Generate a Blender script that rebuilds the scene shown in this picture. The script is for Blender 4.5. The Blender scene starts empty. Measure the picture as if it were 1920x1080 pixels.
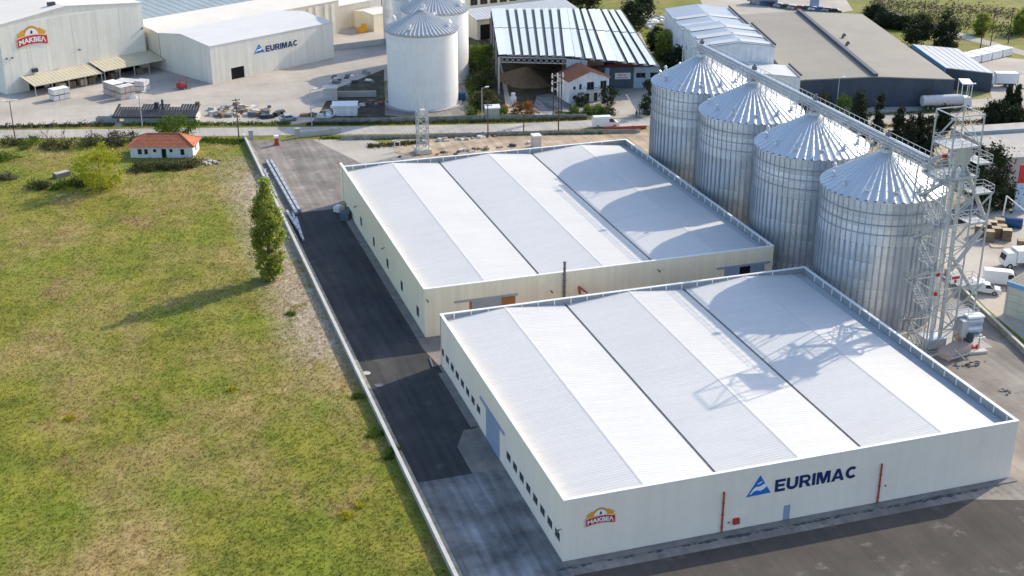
import bpy, math, random
import numpy as np
from mathutils import Vector, Matrix

random.seed(7)
rng = np.random.default_rng(7)
scene = bpy.context.scene
R = math.radians

# ------------------------------------------------------------------ camera
CAM_H, CAM_YAW, CAM_PITCH, CAM_F = 86.78, R(17.862), R(23.091), 2508.86
cam_data = bpy.data.cameras.new('camera')
cam = bpy.data.objects.new('camera', cam_data)
scene.collection.objects.link(cam)
cam.location = (0, 0, CAM_H)
cam.rotation_euler = (math.pi / 2 - CAM_PITCH, 0, -CAM_YAW)
cam_data.sensor_width = 36
cam_data.lens = 36 * CAM_F / 1920
cam_data.clip_start, cam_data.clip_end = 1, 6000
scene.camera = cam

# ------------------------------------------------------------------ sky, sun, exposure
LIGHT = Vector((-1.55, -0.65, -1.0))
world = bpy.data.worlds.new('World')
scene.world = world
world.use_nodes = True
wn = world.node_tree
sky = wn.nodes.new('ShaderNodeTexSky')
sky.sky_type = 'NISHITA'
sky.sun_disc = False
sky.sun_elevation = math.atan2(1.0, math.hypot(1.55, 0.65))
sky.sun_rotation = math.atan2(1.55, 0.65)
sky.air_density, sky.dust_density, sky.ozone_density = 1.0, 1.5, 1.9
bg = wn.nodes['Background']
bg.inputs['Strength'].default_value = 0.15
wn.links.new(sky.outputs[0], bg.inputs['Color'])
sun_data = bpy.data.lights.new('sun', 'SUN')
sun_data.energy, sun_data.angle, sun_data.color = 2.6, R(0.5), (1.0, 0.88, 0.68)
sun = bpy.data.objects.new('sun', sun_data)
sun.rotation_euler = LIGHT.to_track_quat('-Z', 'Y').to_euler()
sun.location = (150, 60, 200)
scene.collection.objects.link(sun)
vs = scene.view_settings
vs.view_transform, vs.look, vs.gamma, vs.use_curve_mapping = 'Standard', 'None', 1.0, False
vs.exposure = 0.82

# ------------------------------------------------------------------ placement helper: photo pixel -> point at height z
def at(u, v, z=0.0):
    cy, sy, cp, sp = math.cos(CAM_YAW), math.sin(CAM_YAW), math.cos(CAM_PITCH), math.sin(CAM_PITCH)
    a, b = (u - 960) / CAM_F, (540 - v) / CAM_F
    f = Vector((sy * cp, cy * cp, -sp)); r = Vector((cy, -sy, 0)); up = r.cross(f)
    d = f + a * r + b * up
    return Vector((0, 0, CAM_H)) + d * ((z - CAM_H) / d.z)

# ------------------------------------------------------------------ materials
MATS = {}
def mat(name, col, rough=0.75, metal=0.0, var=0.12, s=0.5, fine=0.07, streak=0.0, bump=0.0, rand=0.0, col2=None, spec=0.35, mix=0.5, lap=0.0):
    m = bpy.data.materials.new(name); m.use_nodes = True
    nt = m.node_tree; N, L = nt.nodes, nt.links
    p = N['Principled BSDF']
    p.inputs['Roughness'].default_value = rough
    p.inputs['Metallic'].default_value = metal
    p.inputs['Specular IOR Level'].default_value = spec
    tc = N.new('ShaderNodeTexCoord')
    oi = N.new('ShaderNodeObjectInfo')
    add = N.new('ShaderNodeVectorMath'); add.operation = 'MULTIPLY_ADD'
    L.new(oi.outputs['Random'], add.inputs[0]); add.inputs[1].default_value = (37, 53, 19)
    L.new(tc.outputs['Object'], add.inputs[2])
    n1 = N.new('ShaderNodeTexNoise'); n1.inputs['Scale'].default_value = s; n1.inputs['Detail'].default_value = 5; n1.inputs['Roughness'].default_value = 0.6
    L.new(add.outputs[0], n1.inputs['Vector'])
    r1 = N.new('ShaderNodeValToRGB')
    c2 = col2 if col2 else tuple(min(1, c * (1 + var)) for c in col)
    c1 = col if col2 else tuple(c * (1 - var) for c in col)
    r1.color_ramp.elements[0].color = (*c1, 1); r1.color_ramp.elements[1].color = (*c2, 1)
    w = 0.18
    r1.color_ramp.elements[0].position, r1.color_ramp.elements[1].position = mix - w, mix + w
    L.new(n1.outputs['Fac'], r1.inputs['Fac'])
    out = r1.outputs['Color']
    n2 = N.new('ShaderNodeTexNoise'); n2.inputs['Scale'].default_value = s * 14; n2.inputs['Detail'].default_value = 4
    L.new(add.outputs[0], n2.inputs['Vector'])
    def scale_by(src, fac, amount):
        mr = N.new('ShaderNodeMapRange'); mr.inputs['From Min'].default_value = 0.3; mr.inputs['From Max'].default_value = 0.7
        mr.inputs['To Min'].default_value = 1 - amount; mr.inputs['To Max'].default_value = 1 + amount
        L.new(fac, mr.inputs['Value'])
        sc = N.new('ShaderNodeVectorMath'); sc.operation = 'SCALE'
        L.new(src, sc.inputs[0]); L.new(mr.outputs[0], sc.inputs['Scale'])
        return sc.outputs[0]
    if fine: out = scale_by(out, n2.outputs['Fac'], fine)
    if streak:
        mp = N.new('ShaderNodeMapping'); mp.inputs['Scale'].default_value = (1.3, 1.3, 0.06)
        L.new(add.outputs[0], mp.inputs['Vector'])
        n3 = N.new('ShaderNodeTexNoise'); n3.inputs['Scale'].default_value = 1.0; n3.inputs['Detail'].default_value = 6
        L.new(mp.outputs[0], n3.inputs['Vector'])
        out = scale_by(out, n3.outputs['Fac'], streak)
    if lap:                                  # dusty runs down the slope and slightly uneven sheets
        mp = N.new('ShaderNodeMapping'); mp.inputs['Scale'].default_value = (0.10, 1.0, 0.3); L.new(add.outputs[0], mp.inputs['Vector'])
        n4 = N.new('ShaderNodeTexNoise'); n4.inputs['Scale'].default_value = 1.1; n4.inputs['Detail'].default_value = 7; n4.inputs['Roughness'].default_value = 0.7
        L.new(mp.outputs[0], n4.inputs['Vector']); out = scale_by(out, n4.outputs['Fac'], lap)
    if rand: 
        rr = N.new('ShaderNodeMapRange'); rr.inputs['To Min'].default_value = 1 - rand; rr.inputs['To Max'].default_value = 1 + rand
        L.new(oi.outputs['Random'], rr.inputs['Value'])
        sc = N.new('ShaderNodeVectorMath'); sc.operation = 'SCALE'
        L.new(out, sc.inputs[0]); L.new(rr.outputs[0], sc.inputs['Scale']); out = sc.outputs[0]
    L.new(out, p.inputs['Base Color'])
    if bump:
        b = N.new('ShaderNodeBump'); b.inputs['Strength'].default_value = bump; b.inputs['Distance'].default_value = 0.1
        L.new(n2.outputs['Fac'], b.inputs['Height']); L.new(b.outputs[0], p.inputs['Normal'])
    MATS[name] = m
    return m

mat('white_wall', (0.90, 0.79, 0.665), 0.8, var=0.035, s=0.15, fine=0.015, streak=0.03)
mat('cream_wall', (0.86, 0.76, 0.56), 0.8, var=0.04, s=0.25, fine=0.02, streak=0.06)
mat('factory_wall', (0.80, 0.755, 0.65), 0.8, var=0.04, s=0.2, fine=0.02, streak=0.07, rand=0.035)
mat('hall_wall', (0.70, 0.64, 0.52), 0.8, var=0.05, s=0.2, streak=0.08)
mat('coping', (0.85, 0.85, 0.84), 0.5, var=0.03, fine=0.02)
mat('roof_white', (0.635, 0.63, 0.615), 0.6, var=0.03, s=0.10, fine=0.02, rand=0.015, spec=0.25, lap=0.05)
mat('roof_beige', (0.72, 0.68, 0.61), 0.7, var=0.06, s=0.1, fine=0.03, rand=0.03)
mat('roof_blue_grey', (0.30, 0.36, 0.38), 0.6, var=0.08, s=0.1)
mat('roof_pale_grey', (0.50, 0.515, 0.53), 0.55, var=0.06, s=0.15, rand=0.04)
mat('roof_blue_pale', (0.30, 0.355, 0.43), 0.4, var=0.08, s=0.2, rand=0.1)
mat('roof_taupe', (0.30, 0.275, 0.235), 0.8, var=0.06, s=0.12, fine=0.05)
mat('canopy_beige', (0.58, 0.52, 0.38), 0.8, var=0.06, s=0.3, rand=0.04)
mat('dark_cladding', (0.065, 0.085, 0.115), 0.6, var=0.1, s=0.3, rand=0.06)
mat('dark_trim', (0.045, 0.055, 0.065), 0.6, var=0.1)
mat('galvanised', (0.56, 0.61, 0.67), 0.38, metal=0.6, var=0.12, s=0.22, fine=0.05, streak=0.10, rand=0.09)
mat('galvanised_dull', (0.37, 0.41, 0.455), 0.45, metal=0.5, var=0.08, s=0.4, fine=0.05, rand=0.1)
mat('silo_roof_metal', (0.64, 0.67, 0.70), 0.45, metal=0.45, var=0.03, s=0.4, fine=0.03, rand=0.025)
mat('steel_frame', (0.46, 0.48, 0.49), 0.45, metal=0.3, var=0.08, s=0.8, rand=0.05)
mat('steel_dark', (0.16, 0.17, 0.18), 0.5, metal=0.3, var=0.12)
mat('silo_white', (0.80, 0.79, 0.77), 0.6, var=0.03, s=0.2, fine=0.02, streak=0.04, rand=0.02)
mat('parapet_shade_grey', (0.30, 0.31, 0.32), 0.6, var=0.1, s=0.6)  # shade of the parapet's inner face, put into the colour
mat('glass_dark', (0.02, 0.025, 0.03), 0.18, var=0.2, s=0.6, spec=0.45)
mat('window_frame', (0.20, 0.21, 0.22), 0.5)
mat('door_blue_grey', (0.30, 0.36, 0.48), 0.55, var=0.06, rand=0.05)
mat('door_grey', (0.36, 0.37, 0.39), 0.6, var=0.06)
mat('door_orange', (0.42, 0.17, 0.06), 0.7, var=0.12)
mat('opening_dark', (0.012, 0.012, 0.013), 0.9)
mat('red_paint', (0.55, 0.03, 0.03), 0.5, var=0.1, s=1)
mat('red_pipe', (0.42, 0.07, 0.045), 0.55, var=0.15, s=1)
mat('logo_navy', (0.012, 0.025, 0.13), 0.5, var=0.05)
mat('logo_blue', (0.02, 0.16, 0.52), 0.5, var=0.05)
mat('logo_white', (0.85, 0.85, 0.86), 0.5, var=0.02)
mat('logo_red', (0.55, 0.035, 0.02), 0.5, var=0.05)
mat('logo_orange', (0.78, 0.36, 0.035), 0.5, var=0.15, s=6)
mat('logo_brown', (0.40, 0.13, 0.04), 0.5, var=0.1)
mat('terracotta', (0.46, 0.16, 0.085), 0.8, var=0.15, s=1.2, fine=0.1, rand=0.12)
mat('terracotta_dark', (0.20, 0.085, 0.055), 0.8, var=0.15, s=1.2, fine=0.1, rand=0.12)
mat('house_white', (0.74, 0.75, 0.75), 0.8, var=0.08, s=0.5, fine=0.05, streak=0.10)
mat('workshop_blue', (0.40, 0.52, 0.64), 0.7, var=0.06)
mat('workshop_slate', (0.10, 0.13, 0.16), 0.7, var=0.1)
mat('maroon', (0.13, 0.03, 0.03), 0.7, var=0.15)
mat('panel_sky', (0.62, 0.66, 0.70), 0.3, var=0.06, s=0.4, rand=0.07)
mat('dark_metal_roof', (0.04, 0.042, 0.046), 0.55, var=0.2, s=0.8, rand=0.15)
mat('concrete', (0.42, 0.40, 0.37), 0.9, var=0.12, s=0.5, fine=0.08, bump=0.1)
mat('apron', (0.22, 0.205, 0.19), 0.9, var=0.2, s=0.6, fine=0.1)
mat('concrete_pale', (0.56, 0.54, 0.50), 0.9, var=0.1, s=0.5, fine=0.07)
mat('concrete_mossy', (0.19, 0.21, 0.16), 0.9, var=0.12, s=0.8, fine=0.15, col2=(0.38, 0.37, 0.33))
mat('paint_white', (0.80, 0.81, 0.82), 0.28, var=0.02, spec=0.5)
mat('paint_red', (0.5, 0.02, 0.02), 0.3, spec=0.5)
mat('paint_dark', (0.02, 0.025, 0.035), 0.3, spec=0.5)
mat('paint_silver', (0.42, 0.45, 0.48), 0.3, metal=0.3, spec=0.5)
mat('paint_blue', (0.04, 0.13, 0.32), 0.35, spec=0.5)
mat('rubber', (0.018, 0.018, 0.018), 0.9)
mat('wheel_rim', (0.45, 0.46, 0.47), 0.4, metal=0.5)
mat('lamp_glass', (0.85, 0.83, 0.78), 0.2)
mat('tail_red', (0.4, 0.01, 0.01), 0.3)
mat('wood_pale', (0.50, 0.40, 0.27), 0.8, var=0.2, s=1.5, fine=0.15, rand=0.2)
mat('wood_brown', (0.21, 0.155, 0.105), 0.85, var=0.25, s=1.5, fine=0.15, rand=0.15)
mat('wood_pole', (0.11, 0.065, 0.045), 0.9, var=0.2, s=1)
mat('wrap_white', (0.70, 0.69, 0.68), 0.35, var=0.08, s=2, fine=0.08, rand=0.08)
mat('cargo_pinkish', (0.50, 0.42, 0.38), 0.7, var=0.12, s=2, fine=0.1, rand=0.1)
mat('bark', (0.16, 0.125, 0.095), 0.9, var=0.25, s=3)
mat('pink_wall', (0.55, 0.46, 0.44), 0.8, var=0.06, streak=0.06)
mat('pale_green_clad', (0.55, 0.58, 0.50), 0.6, var=0.05, s=0.4, streak=0.05, rand=0.03)
mat('trim_blue', (0.16, 0.36, 0.58), 0.45)
mat('plastic_blue', (0.03, 0.10, 0.22), 0.5, var=0.15)
mat('rubble', (0.48, 0.45, 0.41), 0.95, var=0.3, s=1.0, fine=0.2, rand=0.3)
mat('ceramic', (0.18, 0.13, 0.10), 0.4)
mat('orange_shrub', (0.34, 0.14, 0.05), 0.8, var=0.25, s=2)

# ---- colours of grass and soil, shared by the ground sheet and the tufts that stand on it
def leaf_shader(m, col_socket, trans=0.25):
    nt = m.node_tree; N, L = nt.nodes, nt.links
    p = N['Principled BSDF']; p.inputs['Roughness'].default_value = 0.75; p.inputs['Specular IOR Level'].default_value = 0.2
    L.new(col_socket, p.inputs['Base Color'])
    if trans:
        t = N.new('ShaderNodeBsdfTranslucent'); mx = N.new('ShaderNodeMixShader'); mx.inputs[0].default_value = trans
        L.new(col_socket, t.inputs['Color']); L.new(p.outputs[0], mx.inputs[1]); L.new(t.outputs[0], mx.inputs[2])
        L.new(mx.outputs[0], N['Material Output'].inputs['Surface'])

def noise(nt, scale, detail=5, rough=0.6, off=(0, 0, 0), sc=(1, 1, 1)):
    g = nt.nodes.new('ShaderNodeNewGeometry')
    mp = nt.nodes.new('ShaderNodeMapping'); mp.inputs['Location'].default_value = off; mp.inputs['Scale'].default_value = sc
    nt.links.new(g.outputs['Position'], mp.inputs['Vector'])
    n = nt.nodes.new('ShaderNodeTexNoise'); n.inputs['Scale'].default_value = scale; n.inputs['Detail'].default_value = detail; n.inputs['Roughness'].default_value = rough
    nt.links.new(mp.outputs[0], n.inputs['Vector'])
    return n.outputs['Fac']

def ramp(nt, fac, stops):
    r = nt.nodes.new('ShaderNodeValToRGB'); e = r.color_ramp.elements
    while len(e) < len(stops): e.new(0.5)
    for i, (pos, c) in enumerate(stops): e[i].position = pos; e[i].color = (*c, 1)
    nt.links.new(fac, r.inputs['Fac'])
    return r.outputs['Color']

def mixc(nt, fac, a, b):
    m = nt.nodes.new('ShaderNodeMix'); m.data_type = 'RGBA'
    nt.links.new(fac, m.inputs[0]); nt.links.new(a, m.inputs[6]); nt.links.new(b, m.inputs[7])
    return m.outputs[2]

def maprange(nt, fac, a, b, lo=0.0, hi=1.0):
    m = nt.nodes.new('ShaderNodeMapRange'); m.inputs['From Min'].default_value = a; m.inputs['From Max'].default_value = b
    m.inputs['To Min'].default_value = lo; m.inputs['To Max'].default_value = hi
    nt.links.new(fac, m.inputs['Value'])
    return m.outputs[0]

def grass_colour(nt, dry=0.53, bright=1.0):
    g = lambda c: tuple(x * bright * 1.07 for x in c)
    green = ramp(nt, noise(nt, 0.16, 6, 0.62), [(0.36, g((0.130, 0.142, 0.018))), (0.5, g((0.205, 0.200, 0.028))), (0.64, g((0.275, 0.250, 0.042)))])
    tan = ramp(nt, noise(nt, 0.35, 6, 0.65, (31, 7, 0)), [(0.35, g((0.25, 0.175, 0.065))), (0.55, g((0.37, 0.265, 0.115))), (0.7, g((0.48, 0.36, 0.19)))])
    patch = maprange(nt, noise(nt, 0.045, 6, 0.60, (11, 90, 0), (1, 0.62, 1)), dry - 0.07, dry + 0.11, 0.0, 0.9)
    c = mixc(nt, patch, green, tan)
    lush = ramp(nt, noise(nt, 0.4, 4, 0.6, (5, 5, 0)), [(0.3, g((0.105, 0.145, 0.012))), (0.7, g((0.215, 0.255, 0.022)))])
    c = mixc(nt, maprange(nt, noise(nt, 0.06, 5, 0.6, (77, 41, 0), (1, 0.6, 1)), 0.47, 0.64, 0.0, 0.75), c, lush)
    earth = ramp(nt, noise(nt, 0.9, 4), [(0.3, g((0.22, 0.135, 0.06))), (0.7, g((0.36, 0.235, 0.115)))])
    c = mixc(nt, maprange(nt, noise(nt, 0.09, 6, 0.66, (200, 20, 0), (1, 0.7, 1)), 0.54, 0.66, 0.0, 0.65), c, earth)
    # worn strip of pale soil beside the boundary wall
    pos = nt.nodes.new('ShaderNodeNewGeometry'); sep = nt.nodes.new('ShaderNodeSeparateXYZ'); nt.links.new(pos.outputs['Position'], sep.inputs[0])
    fx_ = maprange(nt, sep.outputs['X'], 21.0, 27.5); fy0 = maprange(nt, sep.outputs['Y'], 166.0, 182.0); fy1 = maprange(nt, sep.outputs['Y'], 285.0, 262.0)
    def mul(a, b):
        m_ = nt.nodes.new('ShaderNodeMath'); m_.operation = 'MULTIPLY'; nt.links.new(a, m_.inputs[0]); nt.links.new(b, m_.inputs[1]); return m_.outputs[0]
    worn = mul(mul(fx_, fy0), mul(fy1, maprange(nt, noise(nt, 0.22, 7, 0.7, (40, 3, 0), (1, 0.6, 1)), 0.34, 0.48)))
    soil = ramp(nt, noise(nt, 0.7, 6, 0.7, (9, 9, 0)), [(0.3, (0.30, 0.22, 0.13)), (0.55, (0.47, 0.39, 0.28)), (0.72, (0.60, 0.54, 0.44))])
    c = mixc(nt, worn, c, soil)
    sc = nt.nodes.new('ShaderNodeVectorMath'); sc.operation = 'SCALE'
    nt.links.new(c, sc.inputs[0]); nt.links.new(maprange(nt, noise(nt, 2.6, 5, 0.75), 0.25, 0.75, 0.70, 1.30), sc.inputs['Scale'])
    return sc.outputs[0]

def new_mat(name):
    m = bpy.data.materials.new(name); m.use_nodes = True; MATS[name] = m
    m.node_tree.nodes['Principled BSDF'].inputs['Roughness'].default_value = 0.9
    m.node_tree.nodes['Principled BSDF'].inputs['Specular IOR Level'].default_value = 0.2
    return m

m = new_mat('meadow'); leaf_shader(m, grass_colour(m.node_tree), 0)
m = new_mat('meadow_tuft'); leaf_shader(m, grass_colour(m.node_tree, 0.53, 1.15), 0.2)
m = new_mat('verge'); leaf_shader(m, grass_colour(m.node_tree, 0.62, 0.85), 0)

def ground_mat(name, base, dark, light, s=0.12, streaks=0.25, stain=None, bump=0.15, rot=0.0, rough=0.9):
    m = new_mat(name); nt = m.node_tree; N, L = nt.nodes, nt.links
    p = N['Principled BSDF']; p.inputs['Roughness'].default_value = rough
    c = ramp(nt, noise(nt, s, 7, 0.62), [(0.32, dark), (0.5, base), (0.68, light)])
    g = N.new('ShaderNodeNewGeometry'); mp = N.new('ShaderNodeMapping'); mp.inputs['Rotation'].default_value = (0, 0, rot); mp.inputs['Scale'].default_value = (1.6, 0.07, 1)
    L.new(g.outputs['Position'], mp.inputs['Vector'])
    n = N.new('ShaderNodeTexNoise'); n.inputs['Scale'].default_value = 0.7; n.inputs['Detail'].default_value = 6; L.new(mp.outputs[0], n.inputs['Vector'])
    sc = N.new('ShaderNodeVectorMath'); sc.operation = 'SCALE'; L.new(c, sc.inputs[0])
    L.new(maprange(nt, n.outputs['Fac'], 0.3, 0.7, 1 - streaks, 1 + streaks), sc.inputs['Scale'])
    c = sc.outputs[0]
    if stain:
        c = mixc(nt, maprange(nt, noise(nt, 0.3, 7, 0.7, (3, 60, 0)), 0.58, 0.70, 0.0, 0.75), c, ramp(nt, noise(nt, 2.0), [(0.3, stain), (0.7, tuple(1.25 * x for x in stain))]))
    sc = N.new('ShaderNodeVectorMath'); sc.operation = 'SCALE'; L.new(c, sc.inputs[0])
    L.new(maprange(nt, noise(nt, 3.5, 5, 0.8), 0.25, 0.75, 0.86, 1.14), sc.inputs['Scale'])
    L.new(sc.outputs[0], p.inputs['Base Color'])
    b = N.new('ShaderNodeBump'); b.inputs['Strength'].default_value = bump; b.inputs['Distance'].default_value = 0.05
    L.new(noise(nt, 6, 5, 0.7), b.inputs['Height']); L.new(b.outputs[0], p.inputs['Normal'])
    return m

ground_mat('asphalt_shaded', (0.058, 0.058, 0.060), (0.042, 0.043, 0.046), (0.080, 0.077, 0.075), 0.10, 0.25, (0.11, 0.103, 0.095))  # lane asphalt with the warehouses' shade put into its dark colour
ground_mat('asphalt_sunlit_dusty', (0.235, 0.21, 0.19), (0.15, 0.138, 0.128), (0.32, 0.285, 0.25), 0.13, 0.2, (0.42, 0.36, 0.29), rot=0.4)  # same asphalt, dusty and coloured paler for the sunlit end
ground_mat('front_asphalt', (0.088, 0.077, 0.068), (0.066, 0.059, 0.053), (0.115, 0.101, 0.089), 0.08, 0.10, (0.19, 0.17, 0.15), rot=1.35)
ground_mat('concrete_yard', (0.25, 0.225, 0.20), (0.18, 0.165, 0.15), (0.33, 0.30, 0.265), 0.12, 0.14, (0.10, 0.085, 0.075), rot=1.2)
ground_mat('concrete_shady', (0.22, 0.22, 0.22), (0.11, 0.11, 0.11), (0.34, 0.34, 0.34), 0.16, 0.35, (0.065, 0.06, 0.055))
ground_mat('yard_pale', (0.46, 0.415, 0.36), (0.37, 0.335, 0.29), (0.54, 0.49, 0.43), 0.07, 0.035, (0.38, 0.34, 0.30), rot=1.0)
ground_mat('road_pale', (0.42, 0.39, 0.355), (0.35, 0.325, 0.295), (0.50, 0.465, 0.425), 0.1, 0.1, (0.36, 0.34, 0.31), rot=1.3)
ground_mat('dirt', (0.43, 0.335, 0.24), (0.31, 0.235, 0.16), (0.56, 0.46, 0.35), 0.14, 0.2, (0.20, 0.15, 0.09), 0.4, 1.3)
ground_mat('gravel_track', (0.44, 0.37, 0.28), (0.30, 0.24, 0.16), (0.60, 0.53, 0.44), 0.3, 0.25, (0.22, 0.20, 0.08), 0.4)
ground_mat('dark_soil_and_shade', (0.075, 0.065, 0.045), (0.035, 0.045, 0.02), (0.13, 0.11, 0.08), 0.3, 0.2, (0.05, 0.08, 0.02), 0.4)  # dark soil; on the shed floor its colour stands in for shade

def foliage(name, dark, mid, light, s=0.6, trans=0.3):
    m = bpy.data.materials.new(name); m.use_nodes = True; nt = m.node_tree; MATS[name] = m
    a = ramp(nt, noise(nt, s, 4, 0.6), [(0.32, dark), (0.5, mid), (0.68, light)])
    sc = nt.nodes.new('ShaderNodeVectorMath'); sc.operation = 'SCALE'; nt.links.new(a, sc.inputs[0])
    nt.links.new(maprange(nt, noise(nt, 4.0, 2, 0.8), 0.25, 0.75, 0.65, 1.35), sc.inputs['Scale'])
    leaf_shader(m, sc.outputs[0], trans)
foliage('leaf_poplar', (0.21, 0.25, 0.045), (0.32, 0.37, 0.075), (0.43, 0.47, 0.11), 0.6, 0.55)
foliage('leaf_yellow', (0.24, 0.28, 0.02), (0.38, 0.40, 0.035), (0.50, 0.49, 0.06), 0.5, 0.5)
foliage('leaf_green', (0.05, 0.10, 0.012), (0.10, 0.165, 0.02), (0.17, 0.24, 0.035))
foliage('leaf_dark', (0.018, 0.03, 0.014), (0.032, 0.048, 0.020), (0.055, 0.07, 0.03), 0.6, 0.12)
foliage('leaf_cypress', (0.022, 0.032, 0.018), (0.04, 0.05, 0.026), (0.06, 0.07, 0.035), 0.6, 0.1)
foliage('leaf_olive', (0.05, 0.065, 0.025), (0.085, 0.10, 0.04), (0.13, 0.14, 0.06))
foliage('leaf_bramble', (0.045, 0.06, 0.02), (0.085, 0.095, 0.035), (0.15, 0.14, 0.055), 0.7, 0.2)
foliage('leaf_brown', (0.09, 0.07, 0.05), (0.15, 0.12, 0.085), (0.22, 0.18, 0.13), 0.7, 0.1)
foliage('leaf_orange', (0.16, 0.07, 0.025), (0.28, 0.12, 0.04), (0.38, 0.18, 0.06), 0.7, 0.2)
foliage('flower_yellow', (0.40, 0.34, 0.02), (0.52, 0.44, 0.02), (0.62, 0.55, 0.04), 0.7, 0.2)

# ------------------------------------------------------------------ mesh helpers
COL = scene.collection
class MB:
    def __init__(s): s.v, s.f = [], []
    def add(s, vs, fs):
        o = len(s.v); s.v += [tuple(x) for x in vs]; s.f += [tuple(o + i for i in f) for f in fs]; return s
    def box(s, x0, x1, y0, y1, z0, z1):
        return s.add([(x0, y0, z0), (x1, y0, z0), (x1, y1, z0), (x0, y1, z0), (x0, y0, z1), (x1, y0, z1), (x1, y1, z1), (x0, y1, z1)],
                     [(0, 3, 2, 1), (4, 5, 6, 7), (0, 1, 5, 4), (1, 2, 6, 5), (2, 3, 7, 6), (3, 0, 4, 7)])
    def prism(s, pts, z0, z1):           # plan polygon (ccw) pulled up
        n = len(pts)
        return s.add([(x, y, z0) for x, y in pts] + [(x, y, z1) for x, y in pts],
                     [tuple(range(n - 1, -1, -1)), tuple(range(n, 2 * n))] + [(i, (i + 1) % n, n + (i + 1) % n, n + i) for i in range(n)])
    def slab(s, pts, t):                 # 3-D polygon with thickness t downwards
        n = len(pts)
        return s.add([(p[0], p[1], p[2]) for p in pts] + [(p[0], p[1], p[2] - t) for p in pts],
                     [tuple(range(n)), tuple(range(2 * n - 1, n - 1, -1))] + [(i, n + i, n + (i + 1) % n, (i + 1) % n) for i in range(n)])
    def sweep(s, prof, y0, y1):          # profile in x,z pulled along y
        n = len(prof)
        return s.add([(x, y0, z) for x, z in prof] + [(x, y1, z) for x, z in prof],
                     [tuple(range(n)), tuple(range(2 * n - 1, n - 1, -1))] + [(i, n + i, n + (i + 1) % n, (i + 1) % n) for i in range(n)])
    def tube(s, a, b, r, r2=None, n=8, caps=True):
        a, b = Vector(a), Vector(b); r2 = r if r2 is None else r2
        d = (b - a).normalized(); u = d.orthogonal().normalized(); w = d.cross(u)
        vs = []
        for c, rr in ((a, r), (b, r2)):
            for i in range(n):
                t = 2 * math.pi * i / n; vs.append(c + (u * math.cos(t) + w * math.sin(t)) * rr)
        fs = [(i, (i + 1) % n, n + (i + 1) % n, n + i) for i in range(n)]
        if caps: fs += [tuple(range(n - 1, -1, -1)), tuple(range(n, 2 * n))]
        return s.add(vs, fs)
    def bar(s, a, b, w=0.1, h=None):     # square bar between two points
        a, b = Vector(a), Vector(b); h = w if h is None else h
        d = (b - a).normalized(); up = Vector((0, 0, 1))
        x = d.cross(up)
        x = Vector((1, 0, 0)) if x.length < 1e-4 else x.normalized()
        z = x.cross(d)
        vs = [c + x * sx * w / 2 + z * sz * h / 2 for c in (a, b) for sx, sz in ((-1, -1), (1, -1), (1, 1), (-1, 1))]
        return s.add(vs, [(0, 1, 2, 3), (7, 6, 5, 4), (0, 4, 5, 1), (1, 5, 6, 2), (2, 6, 7, 3), (3, 7, 4, 0)])
    def lathe(s, prof, n=48, a0=0.0, a1=2 * math.pi):
        full = abs(a1 - a0 - 2 * math.pi) < 1e-6; m = n if full else n + 1; k = len(prof)
        vs = [(r * math.cos(a0 + (a1 - a0) * i / n), r * math.sin(a0 + (a1 - a0) * i / n), z) for i in range(m) for r, z in prof]
        fs = []
        for i in range(n):
            j = (i + 1) % m
            for q in range(k - 1): fs.append((i * k + q, j * k + q, j * k + q + 1, i * k + q + 1))
        return s.add(vs, fs)
    def build(s, name, material, parent=None, loc=(0, 0, 0), rz=0.0, smooth=False, rot=None):
        me = bpy.data.meshes.new(name); me.from_pydata(s.v, [], s.f)
        me.materials.append(MATS[material]); me.update()
        if smooth: me.polygons.foreach_set('use_smooth', [True] * len(me.polygons))
        return obj(name, me, parent, loc, rz, rot)

def obj(name, me, parent=None, loc=(0, 0, 0), rz=0.0, rot=None):
    o = bpy.data.objects.new(name, me); COL.objects.link(o)
    o.location = loc; o.rotation_euler = rot if rot else (0, 0, rz)
    if parent: o.parent = parent
    return o

def tag(o, label, cat, group=None, kind=None):
    if label: o['label'] = label
    if cat: o['category'] = cat
    if group: o['group'] = group
    if kind: o['kind'] = kind
    return o
def thing(name, label, cat, loc=(0, 0, 0), rz=0.0, group=None):
    o = bpy.data.objects.new(name, None); COL.objects.link(o)
    o.empty_display_size = 0.5; o.location = loc; o.rotation_euler = (0, 0, rz)
    return tag(o, label, cat, group)
def struct(o): o['kind'] = 'structure'; return o
def dup(root, loc, rz=0.0, label=None, group=None, recolour=None):
    kids = [c for c in bpy.data.objects if c.parent == root]
    r = root.copy(); COL.objects.link(r); r.location = loc; r.rotation_euler = (0, 0, rz)
    if label: r['label'] = label
    if group: r['group'] = group
    for ch in kids:
        c = ch.copy(); COL.objects.link(c); c.parent = r
        if recolour and ch.name.split('.')[0] in recolour:
            c.data = ch.data.copy(); c.data.materials[0] = MATS[recolour[ch.name.split('.')[0]]]
        for g in [x for x in bpy.data.objects if x.parent == ch]:
            d = g.copy(); COL.objects.link(d); d.parent = c
    return r

def sheet(name, pts, z, material):
    me = bpy.data.meshes.new(name); me.from_pydata([(x, y, z) for x, y in pts], [], [tuple(range(len(pts)))])
    me.materials.append(MATS[material]); me.update()
    n = me.polygons[0].normal
    if n.z < 0: me.flip_normals()
    return struct(obj(name, me))

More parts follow.
